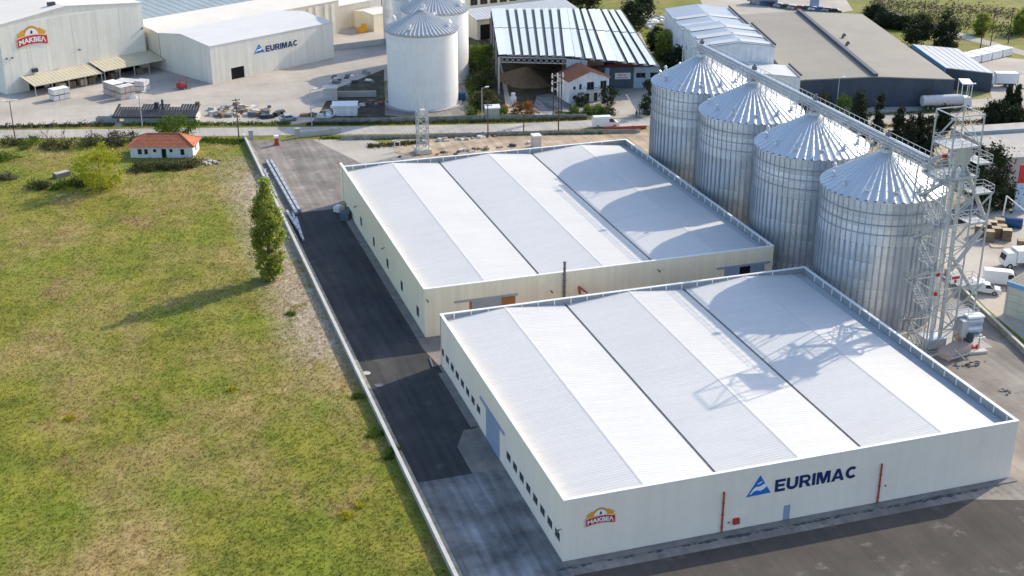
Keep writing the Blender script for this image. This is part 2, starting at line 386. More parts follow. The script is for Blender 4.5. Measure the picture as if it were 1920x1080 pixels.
def wall_mesh(length, height, thick, holes):
    """wall along +x, outer face at y=0, inner at y=thick; holes: (x0,x1,z0,z1)"""
    xs = sorted({0, length, *[h[0] for h in holes], *[h[1] for h in holes]}); zs = sorted({0, height, *[h[2] for h in holes], *[h[3] for h in holes]})
    mb = MB()
    inside = lambda x, z: any(h[0] < x < h[1] and h[2] < z < h[3] for h in holes)
    for j in range(len(zs) - 1):
        i = 0
        while i < len(xs) - 1:
            if inside((xs[i] + xs[i + 1]) / 2, (zs[j] + zs[j + 1]) / 2): i += 1; continue
            k = i
            while k < len(xs) - 1 and not inside((xs[k] + xs[k + 1]) / 2, (zs[j] + zs[j + 1]) / 2): k += 1
            mb.box(xs[i], xs[k], 0, thick, zs[j], zs[j + 1]); i = k
    return mb

def text_mesh(body, size, bold=0.0, extrude=0.03, shear=0.0, spacing=1.0):
    cu = bpy.data.curves.new('lettering', 'FONT'); cu.body = body; cu.size = size; cu.offset = bold; cu.extrude = extrude; cu.shear = shear
    cu.space_character = spacing; cu.align_x = 'LEFT'
    tmp = bpy.data.objects.new('lettering', cu); COL.objects.link(tmp)
    bpy.context.view_layer.update()
    me = bpy.data.meshes.new_from_object(tmp.evaluated_get(bpy.context.evaluated_depsgraph_get()))
    bpy.data.objects.remove(tmp); bpy.data.curves.remove(cu)
    return me
def block_letters(body, x0, x1, z0, z1, y, material, parent, th=0.235, gap=0.11):
    """heavy block capitals built from strokes, one plate per letter, facing -y"""
    def arc(cx, cz, rx, rz, a0, a1, t, n=14):
        P_ = []
        for i in range(n):
            b0, b1 = R(a0 + (a1 - a0) * i / n), R(a0 + (a1 - a0) * (i + 1) / n)
            f = lambda a, k: (cx + (rx - t * k) * math.cos(a), cz + (rz - t * k) * math.sin(a))
            P_.append([f(b0, 0), f(b1, 0), f(b1, 1), f(b0, 1)])
        return P_
    t = th; box_ = lambda a, b, c, d: [[(a, c), (b, c), (b, d), (a, d)]]
    G = {'E': (0.78, box_(0, t, 0, 1) + box_(t, 0.78, 0, 0.21) + box_(t, 0.72, 0.4, 0.6) + box_(t, 0.78, 0.79, 1)),
         'U': (0.88, box_(0, t, 0.4, 1) + box_(0.88 - t, 0.88, 0.4, 1) + arc(0.44, 0.4, 0.44, 0.4, 180, 360, t)),
         'R': (0.88, box_(0, t, 0, 1) + box_(t, 0.52, 0.8, 1) + box_(t, 0.52, 0.36, 0.55) + arc(0.52, 0.68, 0.32, 0.32, -90, 90, 0.2) + [[(0.40, 0.40), (0.62, 0.0), (0.90, 0.0), (0.64, 0.42)]]),
         'I': (t, box_(0, t, 0, 1)),
         'M': (1.06, box_(0, 0.21, 0, 1) + box_(0.85, 1.06, 0, 1) + [[(0.21, 1), (0.21, 0.62), (0.43, 0.0), (0.53, 0.0), (0.53, 0.36), (0.36, 1)], [(0.85, 1), (0.70, 1), (0.53, 0.36), (0.53, 0.0), (0.63, 0.0), (0.85, 0.62)]]),
         'A': (1.0, [[(0, 0), (0.26, 0), (0.58, 1), (0.37, 1)], [(0.74, 0), (1.0, 0), (0.63, 1), (0.44, 1), (0.50, 0.74)], [(0.27, 0.18), (0.73, 0.18), (0.68, 0.37), (0.33, 0.37)]]),
         'C': (0.88, arc(0.47, 0.5, 0.47, 0.5, 45, 315, t, 22))}
    W = sum(G[c][0] for c in body) + gap * (len(body) - 1); k = (x1 - x0) / W; x = x0
    for c in body:
        w_, polys = G[c]; mb = MB()
        for j, p_ in enumerate(polys):
            n_ = len(p_); d = y - 0.03 - 0.0007 * (j % 5)
            pts = [(x + a * k, d, z0 + b * (z1 - z0)) for a, b in p_] + [(x + a * k, y, z0 + b * (z1 - z0)) for a, b in p_]
            mb.add(pts, [tuple(range(n_)), tuple(range(2 * n_ - 1, n_ - 1, -1))] + [(i, n_ + i, n_ + (i + 1) % n_, (i + 1) % n_) for i in range(n_)])
        mb.build('letter', material, parent); x += (w_ + gap) * k

def fit_text(body, x0, x1, z0, z1, y, material, parent, name='lettering', bold=0.02, curve=None):
    """letters standing on the wall plane (facing -y), filling the rectangle"""
    me = text_mesh(body, 1.0, bold)
    co = np.zeros(len(me.vertices) * 3); me.vertices.foreach_get('co', co); co = co.reshape(-1, 3)
    mn, mx = co.min(0), co.max(0)
    X = x0 + (co[:, 0] - mn[0]) / (mx[0] - mn[0]) * (x1 - x0)
    Z = z0 + (co[:, 1] - mn[1]) / (mx[1] - mn[1]) * (z1 - z0)
    if curve: Z = Z + curve(X)
    out = np.stack([X, y - co[:, 2], Z], 1)
    me.vertices.foreach_set('co', out.ravel()); me.materials.clear(); me.materials.append(MATS[material]); me.update()
    return obj(name, me, parent)

# ------------------------------------------------------------------ vegetation helpers
def quads_mesh(name, c, size, material, aspect=0.6, up=0.0):
    """one small bent leaf (two triangles) per centre c, random orientation"""
    n = len(c)
    a = rng.normal(size=(n, 3)); a[:, 2] *= (1 - up); a /= np.linalg.norm(a, axis=1)[:, None]
    b = rng.normal(size=(n, 3)); b -= (b * a).sum(1)[:, None] * a; b /= np.linalg.norm(b, axis=1)[:, None]
    s = (size * rng.uniform(0.6, 1.4, n))[:, None]
    nn = np.cross(a, b) * s * 0.2
    v = np.stack([c - a * s / 2, c + b * s * aspect / 2 + nn, c + a * s / 2, c - b * s * aspect / 2 + nn], 1).reshape(-1, 3)
    i = np.arange(n) * 4
    f = np.stack([i, i + 1, i + 2, i, i + 2, i + 3], 1).reshape(-1)
    me = bpy.data.meshes.new(name); me.vertices.add(len(v)); me.vertices.foreach_set('co', v.ravel())
    me.loops.add(len(f)); me.loops.foreach_set('vertex_index', f.astype(np.int32))
    me.polygons.add(len(f) // 3); me.polygons.foreach_set('loop_start', np.arange(0, len(f), 3, dtype=np.int32))
    me.update(calc_edges=True); me.materials.append(MATS[material]); me.validate()
    return me

def crown_points(n, h0, h1, prof, clumps, spread, squash=(1, 1)):
    """leaf centres gathered in clumps inside a crown of half-width prof(t), t from 0 at h0 to 1 at h1"""
    pts = []
    ts = rng.uniform(0, 1, clumps * 6); keep = rng.uniform(0, 1, clumps * 6) < np.array([prof(t) for t in ts]) / max(prof(t) for t in np.linspace(0, 1, 20))
    ts = ts[keep][:clumps]
    for t in ts:
        w = prof(t); r = w * math.sqrt(rng.uniform(0.15, 1.0)) * rng.uniform(0.75, 1.08); a = rng.uniform(0, 2 * math.pi)
        c = np.array([r * math.cos(a) * squash[0], r * math.sin(a) * squash[1], h0 + (h1 - h0) * t])
        k = max(3, int(n / len(ts) * rng.uniform(0.5, 1.5))); sp = spread * rng.uniform(0.6, 1.3)
        pts.append(c + rng.normal(size=(k, 3)) * np.array([sp, sp, sp * 0.75]))
    p = np.concatenate(pts); p[:, 2] = np.maximum(p[:, 2], h0 * 0.5 + 0.05)
    return p

def tree(name, label, cat, loc, h, w, leaf, n, size, prof='round', trunk=0.25, clumps=60, spread=None, group=None, squash=(1, 1), lean=0.0, up=0.0):
    shapes = {'round': lambda t: (w / 2) * max(0.12, math.sin(math.pi * (0.08 + 0.88 * t)) ** 0.7),
              'poplar': lambda t: (w / 2) * (0.55 + 0.45 * math.sin(math.pi * min(1, t * 1.15))) * (1 - 0.75 * max(0, t - 0.72) / 0.28),
              'cone': lambda t: (w / 2) * (1.02 - t) ** 0.85,
              'cypress': lambda t: (w / 2) * min(1, 0.5 + 2.2 * t) * (1.02 - t) ** 0.55,
              'shrub': lambda t: (w / 2) * math.sqrt(max(0.03, 1 - t * t))}
    root = thing(name, label, cat, loc, rng.uniform(0, 6.28), group)
    h0 = h * trunk
    pf = shapes[prof]
    pts = crown_points(n, h0, h, pf, clumps, spread or w * 0.12, squash)
    me = quads_mesh('crown', pts, size, leaf, up=up)
    obj('crown', me, root)
    mb = MB(); r = max(0.05, h * 0.018)
    mb.tube((0, 0, -0.1), (0, 0, h0), r * 1.25, r, 7); mb.tube((0, 0, h0), (0, 0, h * 0.85), r, r * 0.25, 6)
    for i in range(9):
        t = rng.uniform(0.05, 0.75); z = h0 + (h - h0) * t; a = rng.uniform(0, 6.28); L_ = pf(min(1, t + 0.1)) * 0.85
        mb.tube((0, 0, z - 0.1 * h * (1 - t)), (L_ * math.cos(a) * squash[0], L_ * math.sin(a) * squash[1], z + L_ * 0.4), r * 0.4, r * 0.1, 5)
    mb.build('trunk', 'bark', root)
    return root

def bare_tree(name, label, loc, h, w, group=None, material='bark', k=3):
    root = thing(name, label, 'tree', loc, rng.uniform(0, 6), group)
    mb = MB(); tw = MB()
    def grow(p, d, L_, r, lvl):
        q = p + d * L_
        (mb if lvl < 2 else tw).tube(p, q, r, r * 0.6, 5 if lvl < 2 else 3, False)
        if lvl >= 4: return
        for i in range(k):
            e = (d + Vector(rng.normal(size=3)) * 0.55 * w + Vector((0, 0, 0.25))).normalized()
            grow(p + d * L_ * rng.uniform(0.55, 1.0), e, L_ * rng.uniform(0.55, 0.8), r * 0.5, lvl + 1)
    grow(Vector((0, 0, -0.1)), Vector((0, 0, 1)), h * 0.33, h * 0.02 + 0.03, 0)
    mb.build('trunk', material, root); tw.build('crown', material, root)
    return root
# ================================================================== the ground
S = 2500
sheet('ground', [(-S, -600), (S, -600), (S, S), (-S, S)], 0.0, 'verge')
sheet('field', [(-150, 40), (31.3, 40), (31.3, 291), (-20, 306), (-150, 340)], 0.012, 'meadow')
def P2(*uv): return [tuple(at(u, v)[:2]) for u, v in uv]
def ribbon(name, pts, w, z, material):
    l, r = [], []
    for i, p in enumerate(pts):
        a = Vector(pts[max(0, i - 1)]); b = Vector(pts[min(len(pts) - 1, i + 1)])
        d = (b - a).normalized(); n = Vector((-d.y, d.x))
        l.append(tuple(Vector(p) + n * w / 2)); r.append(tuple(Vector(p) - n * w / 2))
    mb = MB(); n = len(pts)
    mb.add([(x, y, z) for x, y in l] + [(x, y, z) for x, y in r], [(n + i, n + i + 1, i + 1, i) for i in range(n - 1)])
    return struct(mb.build(name, material))

sheet('yard', [(31.4, 40), (128, 40), (127.0, 146.5), (130.6, 162.7), (133.4, 174.5), (137, 196), (137, 243), (103, 243), (60, 243), (36, 243), (31.4, 140)], 0.016, 'concrete_yard')
sheet('front_road', [(43.9, 40), (128, 40), (127.5, 108), (112, 108.5), (103.2, 112), (95, 114.9), (44.2, 114.9), (43.9, 100)], 0.022, 'front_asphalt')
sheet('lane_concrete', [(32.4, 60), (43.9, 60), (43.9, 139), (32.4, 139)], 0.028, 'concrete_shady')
sheet('lane_asphalt', [(32.4, 139), (39.6, 139), (39.6, 146), (41.6, 150), (43.4, 150), (43.4, 170), (42.6, 176), (42.6, 241), (32.4, 241)], 0.030, 'asphalt_shaded')
sheet('entrance_asphalt', [(32.4, 241), (42.6, 241), (54, 243), (56, 256), (52.5, 268), (46, 288), (32.4, 291.5)], 0.030, 'asphalt_sunlit_dusty')
sheet('entrance_concrete', [(54, 243), (103, 243), (103, 246), (66, 270), (58, 284), (46, 288), (52.5, 268), (56, 256)], 0.024, 'yard_pale')
sheet('dirt_ground', P2((735, 262), (800, 254), (960, 252), (1100, 253), (1215, 248), (1222, 285), (1100, 300), (800, 300), (738, 285)), 0.034, 'dirt')
sheet('dirt_ground', [(102.9, 238), (112, 236), (137, 236), (137, 262), (119, 262), (104, 262)], 0.030, 'dirt')
0 and sheet('track', P2((476, 318), (500, 330), (512, 385), (528, 470), (545, 540), (596, 600), (632, 690), (610, 682), (560, 600), (524, 545), (500, 420), (470, 350), (440, 320)), 0.022, 'gravel_track')
ROAD = [(-120, 345), (-60, 326), (-20.7, 313.7), (8, 305.5), (35, 298), (62, 290.5), (91, 283), (119, 279), (150, 272), (182, 262.5), (230, 249)]
ribbon('road', ROAD, 6.6, 0.040, 'road_pale')
ribbon('road', [tuple(at(u, v)[:2]) for u, v in ((1480, 226), (1560, 216), (1650, 205.5), (1800, 197), (1960, 186), (2200, 170))], 7.5, 0.044, 'road_pale')
ribbon('road', [tuple(at(u, v)[:2]) for u, v in ((1640, 12), (1700, 36), (1790, 64), (1900, 94), (2100, 150))], 5.0, 0.042, 'road_pale')
sheet('yard', P2((-200, 250), (-20, 241), (180, 236), (400, 236), (545, 234), (560, 232), (590, 226), (640, 170), (730, 150), (900, 60), (900, -40), (-200, -40)), 0.020, 'yard_pale')
sheet('yard', P2((575, 232), (590, 226), (625, 168), (720, 130), (722, 215), (800, 224), (800, 226), (640, 234)), 0.026, 'dark_soil_and_shade')
sheet('yard', P2((722, 216), (725, 150), (880, 150), (888, 214), (800, 224)), 0.032, 'concrete_yard')
sheet('yard', P2((888, 214), (868, 130), (858, 60), (900, 60), (960, 120), (950, 210)), 0.028, 'dark_soil_and_shade')
sheet('yard', P2((950, 212), (930, 70), (1200, 60), (1232, 130), (1222, 220), (1150, 222), (1060, 218)), 0.030, 'yard_pale')
sheet('yard', P2((960, 200), (935, 100), (1050, 100), (1062, 190), (1010, 214)), 0.036, 'dark_soil_and_shade')  # shed floor coloured dark to deepen the shade under the roof
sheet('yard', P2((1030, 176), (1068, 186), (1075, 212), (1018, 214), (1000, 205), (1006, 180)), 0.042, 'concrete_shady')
sheet('yard', P2((1330, 40), (1300, -30), (1560, -40), (1600, 20), (1500, 34)), 0.026, 'yard_pale')
sheet('yard', P2((1800, 112), (1850, 104), (2000, 120), (2050, 190), (1860, 184), (1850, 150)), 0.026, 'yard_pale')
sheet('yard', [(128.4, 140), (132.0, 162.5), (134.8, 174.5), (140, 196), (160, 202), (215, 190), (215, 120), (128.4, 120)], 0.022, 'yard_pale')
sheet('silo_pad', [(103.3, 150), (124, 150), (124, 242), (103.3, 242)], 0.05, 'concrete')

# ================================================================== the two white warehouses
RIDGES, VALLEYS = (9.7, 29.1, 48.4), (0.35, 19.0, 38.0, 56.8)
def warehouse(label, x0, y0, W, D, h, wallmat, rib, left_holes, front_holes, posts_back=True, overrun=0.0):
    root = thing('warehouse', label, 'warehouse', (x0, y0, 0), 0, 'long white-roofed warehouses')
    T = 0.3
    wall_mesh(W, h, T, front_holes).build('wall', wallmat, root)
    wall_mesh(W, h, T, []).build('wall', wallmat, root, (0, D - T, 0))
    # left wall seen from outside, local x runs from the back towards the front
    wl = wall_mesh(D - 2 * T + (overrun and overrun + T), h, T, left_holes)
    wl.build('wall', wallmat, root, (0, D - T + (overrun and overrun + T), 0), -math.pi / 2)
    wall_mesh(D - 2 * T, h, T, []).build('wall', wallmat, root, (W, T, 0), math.pi / 2)
    cp = 0.07
    MB().box(-cp, W + cp, -cp, T + cp, h + 0.003, h + 0.10).build('coping', 'coping', root)
    MB().box(T + cp, W - T - cp, D - T - cp, D + cp, h + 0.003, h + 0.10).build('coping', 'coping', root)
    MB().box(-cp, T + cp, T + cp, D + (overrun or cp), h + 0.003, h + 0.10).build('coping', 'coping', root)
    MB().box(W - T - cp, W + cp, T + cp, D + cp, h + 0.003, h + 0.10).build('coping', 'coping', root)
    zr, zv = h - 0.08, h - 0.88
    def slope(xa, za, xb, zb):
        mb = MB(); ys = np.arange(T + 0.02, D - T - 0.02, rib)
        prof = []
        for y in ys: prof += [(y, 0), (y + rib * 0.12, 0.022), (y + rib * 0.30, 0.022), (y + rib * 0.42, 0)]
        prof.append((D - T - 0.02, 0)); prof = [p for p in prof if p[0] <= D - T - 0.02]
        n = len(prof)
        mb.add([(xa, y, za + d) for y, d in prof] + [(xb, y, zb + d) for y, d in prof], [(i, n + i, n + i + 1, i + 1) for i in range(n - 1)])
        mb.build('roof_slope', 'roof_white', root)
    for k in range(3):
        slope(VALLEYS[k] + (0.18 if k else 0), zv, RIDGES[k] - 0.15, zr)
        slope(RIDGES[k] + 0.15, zr, VALLEYS[k + 1] - (0.18 if k < 2 else 0), zv)
        MB().add([(RIDGES[k] - 0.22, T, zr + 0.02), (RIDGES[k], T, zr + 0.05), (RIDGES[k] + 0.22, T, zr + 0.02), (RIDGES[k] - 0.22, D - T, zr + 0.02), (RIDGES[k], D - T, zr + 0.05), (RIDGES[k] + 0.22, D - T, zr + 0.02)],
                 [(0, 1, 4, 3), (1, 2, 5, 4)]).build('ridge_cap', 'roof_white', root)
        if k: MB().box(VALLEYS[k] - 0.19, VALLEYS[k] + 0.19, T + 0.01, D - T - 0.01, zv - 0.25, zv - 0.06).build('valley_gutter', 'steel_dark', root)
    MB().box(VALLEYS[3], W - T - 0.01, T + 0.01, D - T - 0.01, zv - 0.5, zv - 0.22).build('side_gutter', 'roof_pale_grey', root)
    MB().box(T + 0.01, W - T - 0.01, D - T - 0.05, D - T - 0.001, zv - 0.1, h - 0.01).build('parapet_shade_plate', 'parapet_shade_grey', root)  # thin plate added to paint shade on the back parapet's inner face
    MB().box(W - T - 0.05, W - T - 0.001, T + 0.01, D - T - 0.06, zv - 0.2, h - 0.01).build('parapet_shade_plate', 'parapet_shade_grey', root)  # same shade-coloured plate on the right parapet
    # inside face of the back and right parapet: posts and the sill they stand on
    base = MB().box(-0.07, 0.07, -0.18, -0.05, 0, 0.84)
    pm = base.build('parapet_post', 'coping', root, (2.0, D - T - 0.002, zv + 0.02)); first = pm
    for i in range(1, int((W - 3) / 2.55)):
        o = first.copy(); COL.objects.link(o); o.location = (2.0 + 2.55 * i, D - T - 0.002, zv + 0.02)
    for i in range(int((D - 2) / 2.6)):
        o = first.copy(); COL.objects.link(o); o.location = (W - T - 0.002, 1.6 + 2.6 * i, zv + 0.02); o.rotation_euler = (0, 0, -math.pi / 2)
    return root

def window(root, x, y, z, w, h, axis, n=2, name='window'):
    """frame and panes filling an opening of a wall; axis 'y' = in a wall that runs along y (facing -x), 'x' = facing -y"""
    rz = -math.pi / 2 if axis == 'y' else 0.0
    f = MB(); t = 0.06
    f.box(0, w, 0, 0.08, 0, t); f.box(0, w, 0, 0.08, h - t, h); f.box(0, t, 0, 0.08, t, h - t); f.box(w - t, w, 0, 0.08, t, h - t)
    for i in range(1, n): f.box(w * i / n - t / 2, w * i / n + t / 2, 0.004, 0.076, t, h - t)
    fr = f.build(name, 'window_frame', root, (x, y, z), rz)
    for i in range(n):
        MB().box(w * i / n + (t if i == 0 else t / 2), w * (i + 1) / n - (t if i == n - 1 else t / 2), 0.03, 0.05, t, h - t).build('pane', 'glass_dark', fr)
    return fr

def sliding_door(root, x, y, z0, w, h, axis, material, rail_extra, leaves=2):
    rz = -math.pi / 2 if axis == 'y' else 0.0
    d = MB()
    k = int(w / 0.35)
    for i in range(k):
        d.box(w * i / k, w * (i + 1) / k - 0.03, -0.10, -0.04, 0, h)
    d.box(0, w, -0.045, -0.012, 0.005, h - 0.005)
    o = d.build('sliding_door', material, root, (x, y, z0), rz)
    MB().box(-rail_extra[0], w + rail_extra[1], -0.16, -0.01, h + 0.02, h + 0.34).build('rail', material, o)
    return o

# --- warehouse with the lettering, nearest the camera
X1, Y1, W1, D1, H1 = 43.88, 117.6, 58.8, 52.26, 8.0
X2, Y2, W2, D2, H2 = 43.99, 179.5, 58.5, 62.8, 7.9
wy1 = [168.9 - 2.6 * i for i in range(8)] + [137.6 - 2.57 * i for i in range(8)]
loc = lambda y, Y, D: (Y + D) - y            # position along the left wall, measured from its start at the back
T = 0.3
holes1 = [((Y1 + D1 - T) - y - 0.85, (Y1 + D1 - T) - y + 0.85, 1.85, 3.0) for y in wy1]
front1 = [(71.25 - X1, 72.15 - X1, 0.0, 2.1)]
wh1 = warehouse('white flat-topped warehouse nearest the camera, blue lettering on its front wall', X1, Y1, W1, D1, H1, 'white_wall', 0.5, holes1, front1)
for (a, b, z0, z1) in holes1: window(wh1, 0.05, D1 - T - a, z0, b - a, z1 - z0, 'y')
sliding_door(wh1, 0, 146.9 - Y1, 0.1, 5.6, 4.55, 'y', 'door_blue_grey', (2.7, 2.2))
MB().box(0, 0.9, 0, 0.05, 0, 2.1).build('service_door', 'door_blue_grey', wh1, (71.25 - X1, 0.06, 0))
def downpipe(root, x, top, material='red_pipe'):
    mb = MB(); mb.tube((x, -0.14, 0.02), (x, -0.14, top), 0.11, n=10); mb.tube((x, -0.14, top - 0.05), (x, 0.05, top + 0.05), 0.12, n=10)
    for z in (0.8, 2.4, 4.0): mb.box(x - 0.15, x + 0.15, -0.22, -0.002, z, z + 0.08)
    mb.build('downpipe', material, root)
downpipe(wh1, 63.3 - X1, 5.4); downpipe(wh1, 83.9 - X1, 5.4)
hb = MB().box(-0.38, 0.38, -0.28, -0.002, 0.9, 1.65).build('hydrant_cabinet', 'red_paint', wh1, (65.1 - X1, 0, 0))
MB().box(-0.30, 0.30, -0.30, -0.281, 0.97, 1.58).build('cabinet_door', 'red_pipe', hb)
MB().box(-0.1, 0.1, -0.12, -0.002, 1.15, 1.3).build('wall_socket', 'steel_dark', wh1, (64.2 - X1, 0, 0))
MB().box(-0.08, 0.08, -0.1, -0.002, 2.2, 2.4).build('wall_lamp', 'steel_dark', wh1, (84.8 - X1, 0, 0))
def camera_on_bracket(root, x, y, z, d=(-1, 0)):
    mb = MB(); mb.bar((x, y, z), (x + 0.35 * d[0], y + 0.35 * d[1], z), 0.06); mb.bar((x + 0.3 * d[0], y + 0.3 * d[1], z - 0.02), (x + 0.75 * d[0], y + 0.75 * d[1], z - 0.2), 0.16)
    mb.build('security_camera', 'steel_dark', root)
camera_on_bracket(wh1, 0, 0.6, 4.0)

def emblem(root, cx, z0, w, y=0.0):
    """red name band under a white half disc with a brown rim, ears of wheat on both sides"""
    k = w / 3.6
    bend = lambda x: -0.16 * k * ((x - cx) / (w / 2)) ** 2 * 1.6
    def plate(pts, d, name, m, parent):
        n = len(pts); mb = MB()
        mb.add([(x, y - d, z) for x, z in pts] + [(x, y - d + 0.03, z) for x, z in pts], [tuple(range(n)), tuple(range(2 * n - 1, n - 1, -1))] + [(i, n + i, n + (i + 1) % n, (i + 1) % n) for i in range(n)])
        return mb.build(name, m, parent)
    arc = lambda r, a0, a1, n, ox=0, oz=0, sx=1.0: [(cx + ox + sx * r * math.cos(a0 + (a1 - a0) * i / n), oz + r * math.sin(a0 + (a1 - a0) * i / n)) for i in range(n + 1)]
    zb = z0 + 0.92 * k
    base = plate(arc(1.05 * k, 0, math.pi, 20, 0, zb), 0.04, 'emblem', 'logo_brown', root)
    plate(arc(0.98 * k, 0, math.pi, 20, 0, zb), 0.05, 'rim', 'logo_orange', base)
    plate(arc(0.80 * k, 0, math.pi, 20, 0, zb), 0.07, 'half_disc', 'logo_white', base)
    plate([(cx - 0.12 * k, zb + 0.2 * k), (cx + 0.12 * k, zb + 0.2 * k), (cx + 0.16 * k, zb + 0.45 * k), (cx, zb + 0.62 * k), (cx - 0.10 * k, zb + 0.42 * k)], 0.09, 'figure', 'logo_navy', base)
    for s in (-1, 1):
        for i in range(9):
            f = i / 8
            px, pz = cx + s * (0.72 + 0.55 * f) * k, zb - (0.05 + 0.22 * f) * k
            qx, qz = cx + s * (0.98 + 0.72 * f) * k, zb + (0.68 - 0.46 * f + (0.08 if i % 2 else 0)) * k
            n = Vector((-(qz - pz), qx - px)).normalized() * 0.11 * k
            plate([(px + n.x, pz + n.y), (px - n.x, pz - n.y), (qx - n.x * 0.6, qz - n.y * 0.6), (qx, qz + 0.05 * k), (qx + n.x * 0.6, qz + n.y * 0.6)][::1 if s < 0 else 1], 0.045 + 0.002 * i, 'wheat_ear', 'logo_orange', base)
    for d, g_, mname, nm in ((0.10, 0.09 * k, 'logo_orange', 'band_edge'), (0.115, 0.05 * k, 'logo_white', 'band_line'), (0.13, 0.0, 'logo_red', 'name_band')):
        top = [(cx - w / 2 - g_ + (w + 2 * g_) * i / 16, z0 + 0.95 * k + g_ + bend(cx - w / 2 + w * i / 16)) for i in range(17)]
        bot = [(cx - w / 2 - g_ + (w + 2 * g_) * i / 16, z0 - g_ + bend(cx - w / 2 + w * i / 16)) for i in range(17)]
        plate(bot + top[::-1], d, nm, mname, base)
    t = fit_text('MAKBE\u039b', cx - w / 2 + 0.18 * k, cx + w / 2 - 0.18 * k, z0 + 0.18 * k, z0 + 0.78 * k, y - 0.14, 'logo_white', base, bold=0.03, curve=lambda X: -0.16 * k * ((X - cx) / (w / 2)) ** 2 * 1.6)
    return base

def triangle_logo(root, x0, x1, z0, z1, y=0.0):
    w, h = x1 - x0, z1 - z0; ax = x0 + w * 0.52
    def plate(pts, d, name, m, parent):
        n = len(pts); mb = MB()
        mb.add([(x, y - d, z) for x, z in pts] + [(x, y - d + 0.03, z) for x, z in pts], [tuple(range(n)), tuple(range(2 * n - 1, n - 1, -1))] + [(i, n + i, n + (i + 1) % n, (i + 1) % n) for i in range(n)])
        return mb.build(name, m, parent)
    base = plate([(x0, z0), (x1, z0 + 0.03 * h), (ax, z1)], 0.04, 'triangle_logo', 'logo_blue', root)
    X = lambda s: x0 + w * s; Z = lambda s: z0 + h * s
    lo = [(0.16, 0.10), (0.30, 0.24), (0.42, 0.27), (0.55, 0.22), (0.68, 0.27), (0.82, 0.40), (0.86, 0.42)]
    hi = [(0.80, 0.52), (0.70, 0.55), (0.58, 0.46), (0.46, 0.44), (0.36, 0.45), (0.28, 0.38), (0.12, 0.10)]
    plate([(X(a), Z(b)) for a, b in lo + hi], 0.055, 'wave', 'logo_white', base)
    lo = [(0.42, 0.56), (0.52, 0.58), (0.62, 0.66)]; hi = [(0.60, 0.70), (0.50, 0.63), (0.43, 0.60)]
    plate([(X(a), Z(b)) for a, b in lo + hi], 0.055, 'wave', 'logo_white', base)
    return base
emblem(wh1, 48.2 - X1, 4.45, 3.45)
triangle_logo(wh1, 66.2 - X1, 69.35 - X1, 4.2, 6.85)
block_letters('EURIMAC', 69.85 - X1, 80.6 - X1, 4.22, 5.84, -0.03, 'logo_navy', wh1)

# --- warehouse behind it
wy2 = [226.0, 215.3, 204.7, 194.5, 184.0]
OV = 2.2
holes2 = [((Y2 + D2 + OV) - y - 0.8, (Y2 + D2 + OV) - y + 0.8, 1.6, 3.3) for y in wy2]
front2 = [(51.0 - X2, 58.4 - X2, 0, 5.0), (93.9 - X2, 101.1 - X2, 0, 5.0)]
wh2 = warehouse('cream-walled warehouse with a silo-shaded roof, behind the lettered one', X2, Y2, W2, D2, H2, 'cream_wall', 0.5, holes2, front2, overrun=OV)
for (a, b, z0, z1) in holes2: window(wh2, 0.03, D2 + OV - a, z0, b - a, z1 - z0, 'y', 1)
for a, b in ((51.0, 58.4), (93.9, 101.1)):
    MB().box(a - X2, b - X2, 0.29, 0.34, 0, 5.0).build('door_opening', 'opening_dark', wh2)
sliding_door(wh2, 51.35 - X2, 0, 0.1, 4.8, 4.95, 'x', 'door_grey', (2.7, 2.6))
MB().box(56.2 - X2, 58.35 - X2, 0.10, 0.16, 0.05, 4.9).build('side_panel', 'door_orange', wh2)
MB().box(51.02 - X2, 51.3 - X2, 0.0 - 0.02, 0.2, 0.05, 4.95).build('door_post', 'door_orange', wh2)
sliding_door(wh2, 93.95 - X2, 0, 0.1, 2.6, 4.95, 'x', 'door_blue_grey', (1.5, 5.4))
MB().box(98.55 - X2, 101.05 - X2, 0.08, 0.14, 0.05, 4.95).build('door_leaf', 'door_blue_grey', wh2)
mb = MB(); mb.tube((66.25 - X2, -0.35, 0), (66.25 - X2, -0.35, 9.8), 0.2, n=10)
for z in np.arange(0.6, 9.8, 1.0): mb.tube((66.25 - X2, -0.35, z), (66.25 - X2, -0.35, z + 0.14), 0.27, n=10)
mb.build('flue_pipe', 'steel_dark', wh2)
mb = MB(); mb.bar((68.7 - X2, -0.25, 5.25), (69.9 - X2, -0.9, 4.3), 0.22); mb.bar((68.7 - X2, -0.25, 5.3), (68.9 - X2, -0.25, 4.0), 0.25); mb.build('red_bracket', 'red_pipe', wh2)
camera_on_bracket(wh2, 64.0 - X2, 0, 5.2, (0.3, -1)); camera_on_bracket(wh2, 0.3, 0, 6.3, (0.2, -1)); camera_on_bracket(wh2, 82 - X2, 0, 6.4, (0.3, -1))
camera_on_bracket(wh2, 0, 228.5 - Y2, 4.6); camera_on_bracket(wh2, 0, 205.8 - Y2, 4.9)

# aprons at the foot of the walls
def apron(label, x0, x1, y0, y1):
    tag(MB().box(x0, x1, y0, y1, 0.0, 0.14).build('apron_slab', 'apron'), label, 'slab')
apron('narrow concrete strip along the left foot of the cream-walled warehouse', 42.7, 43.95, 179.6, 240)
apron('concrete strip under the row of windows beyond the blue sliding door', 42.7, 43.84, 150.4, 167)
apron('concrete strip along the foot of the lettered front wall', 43.2, 103.1, 116.6, 117.55)

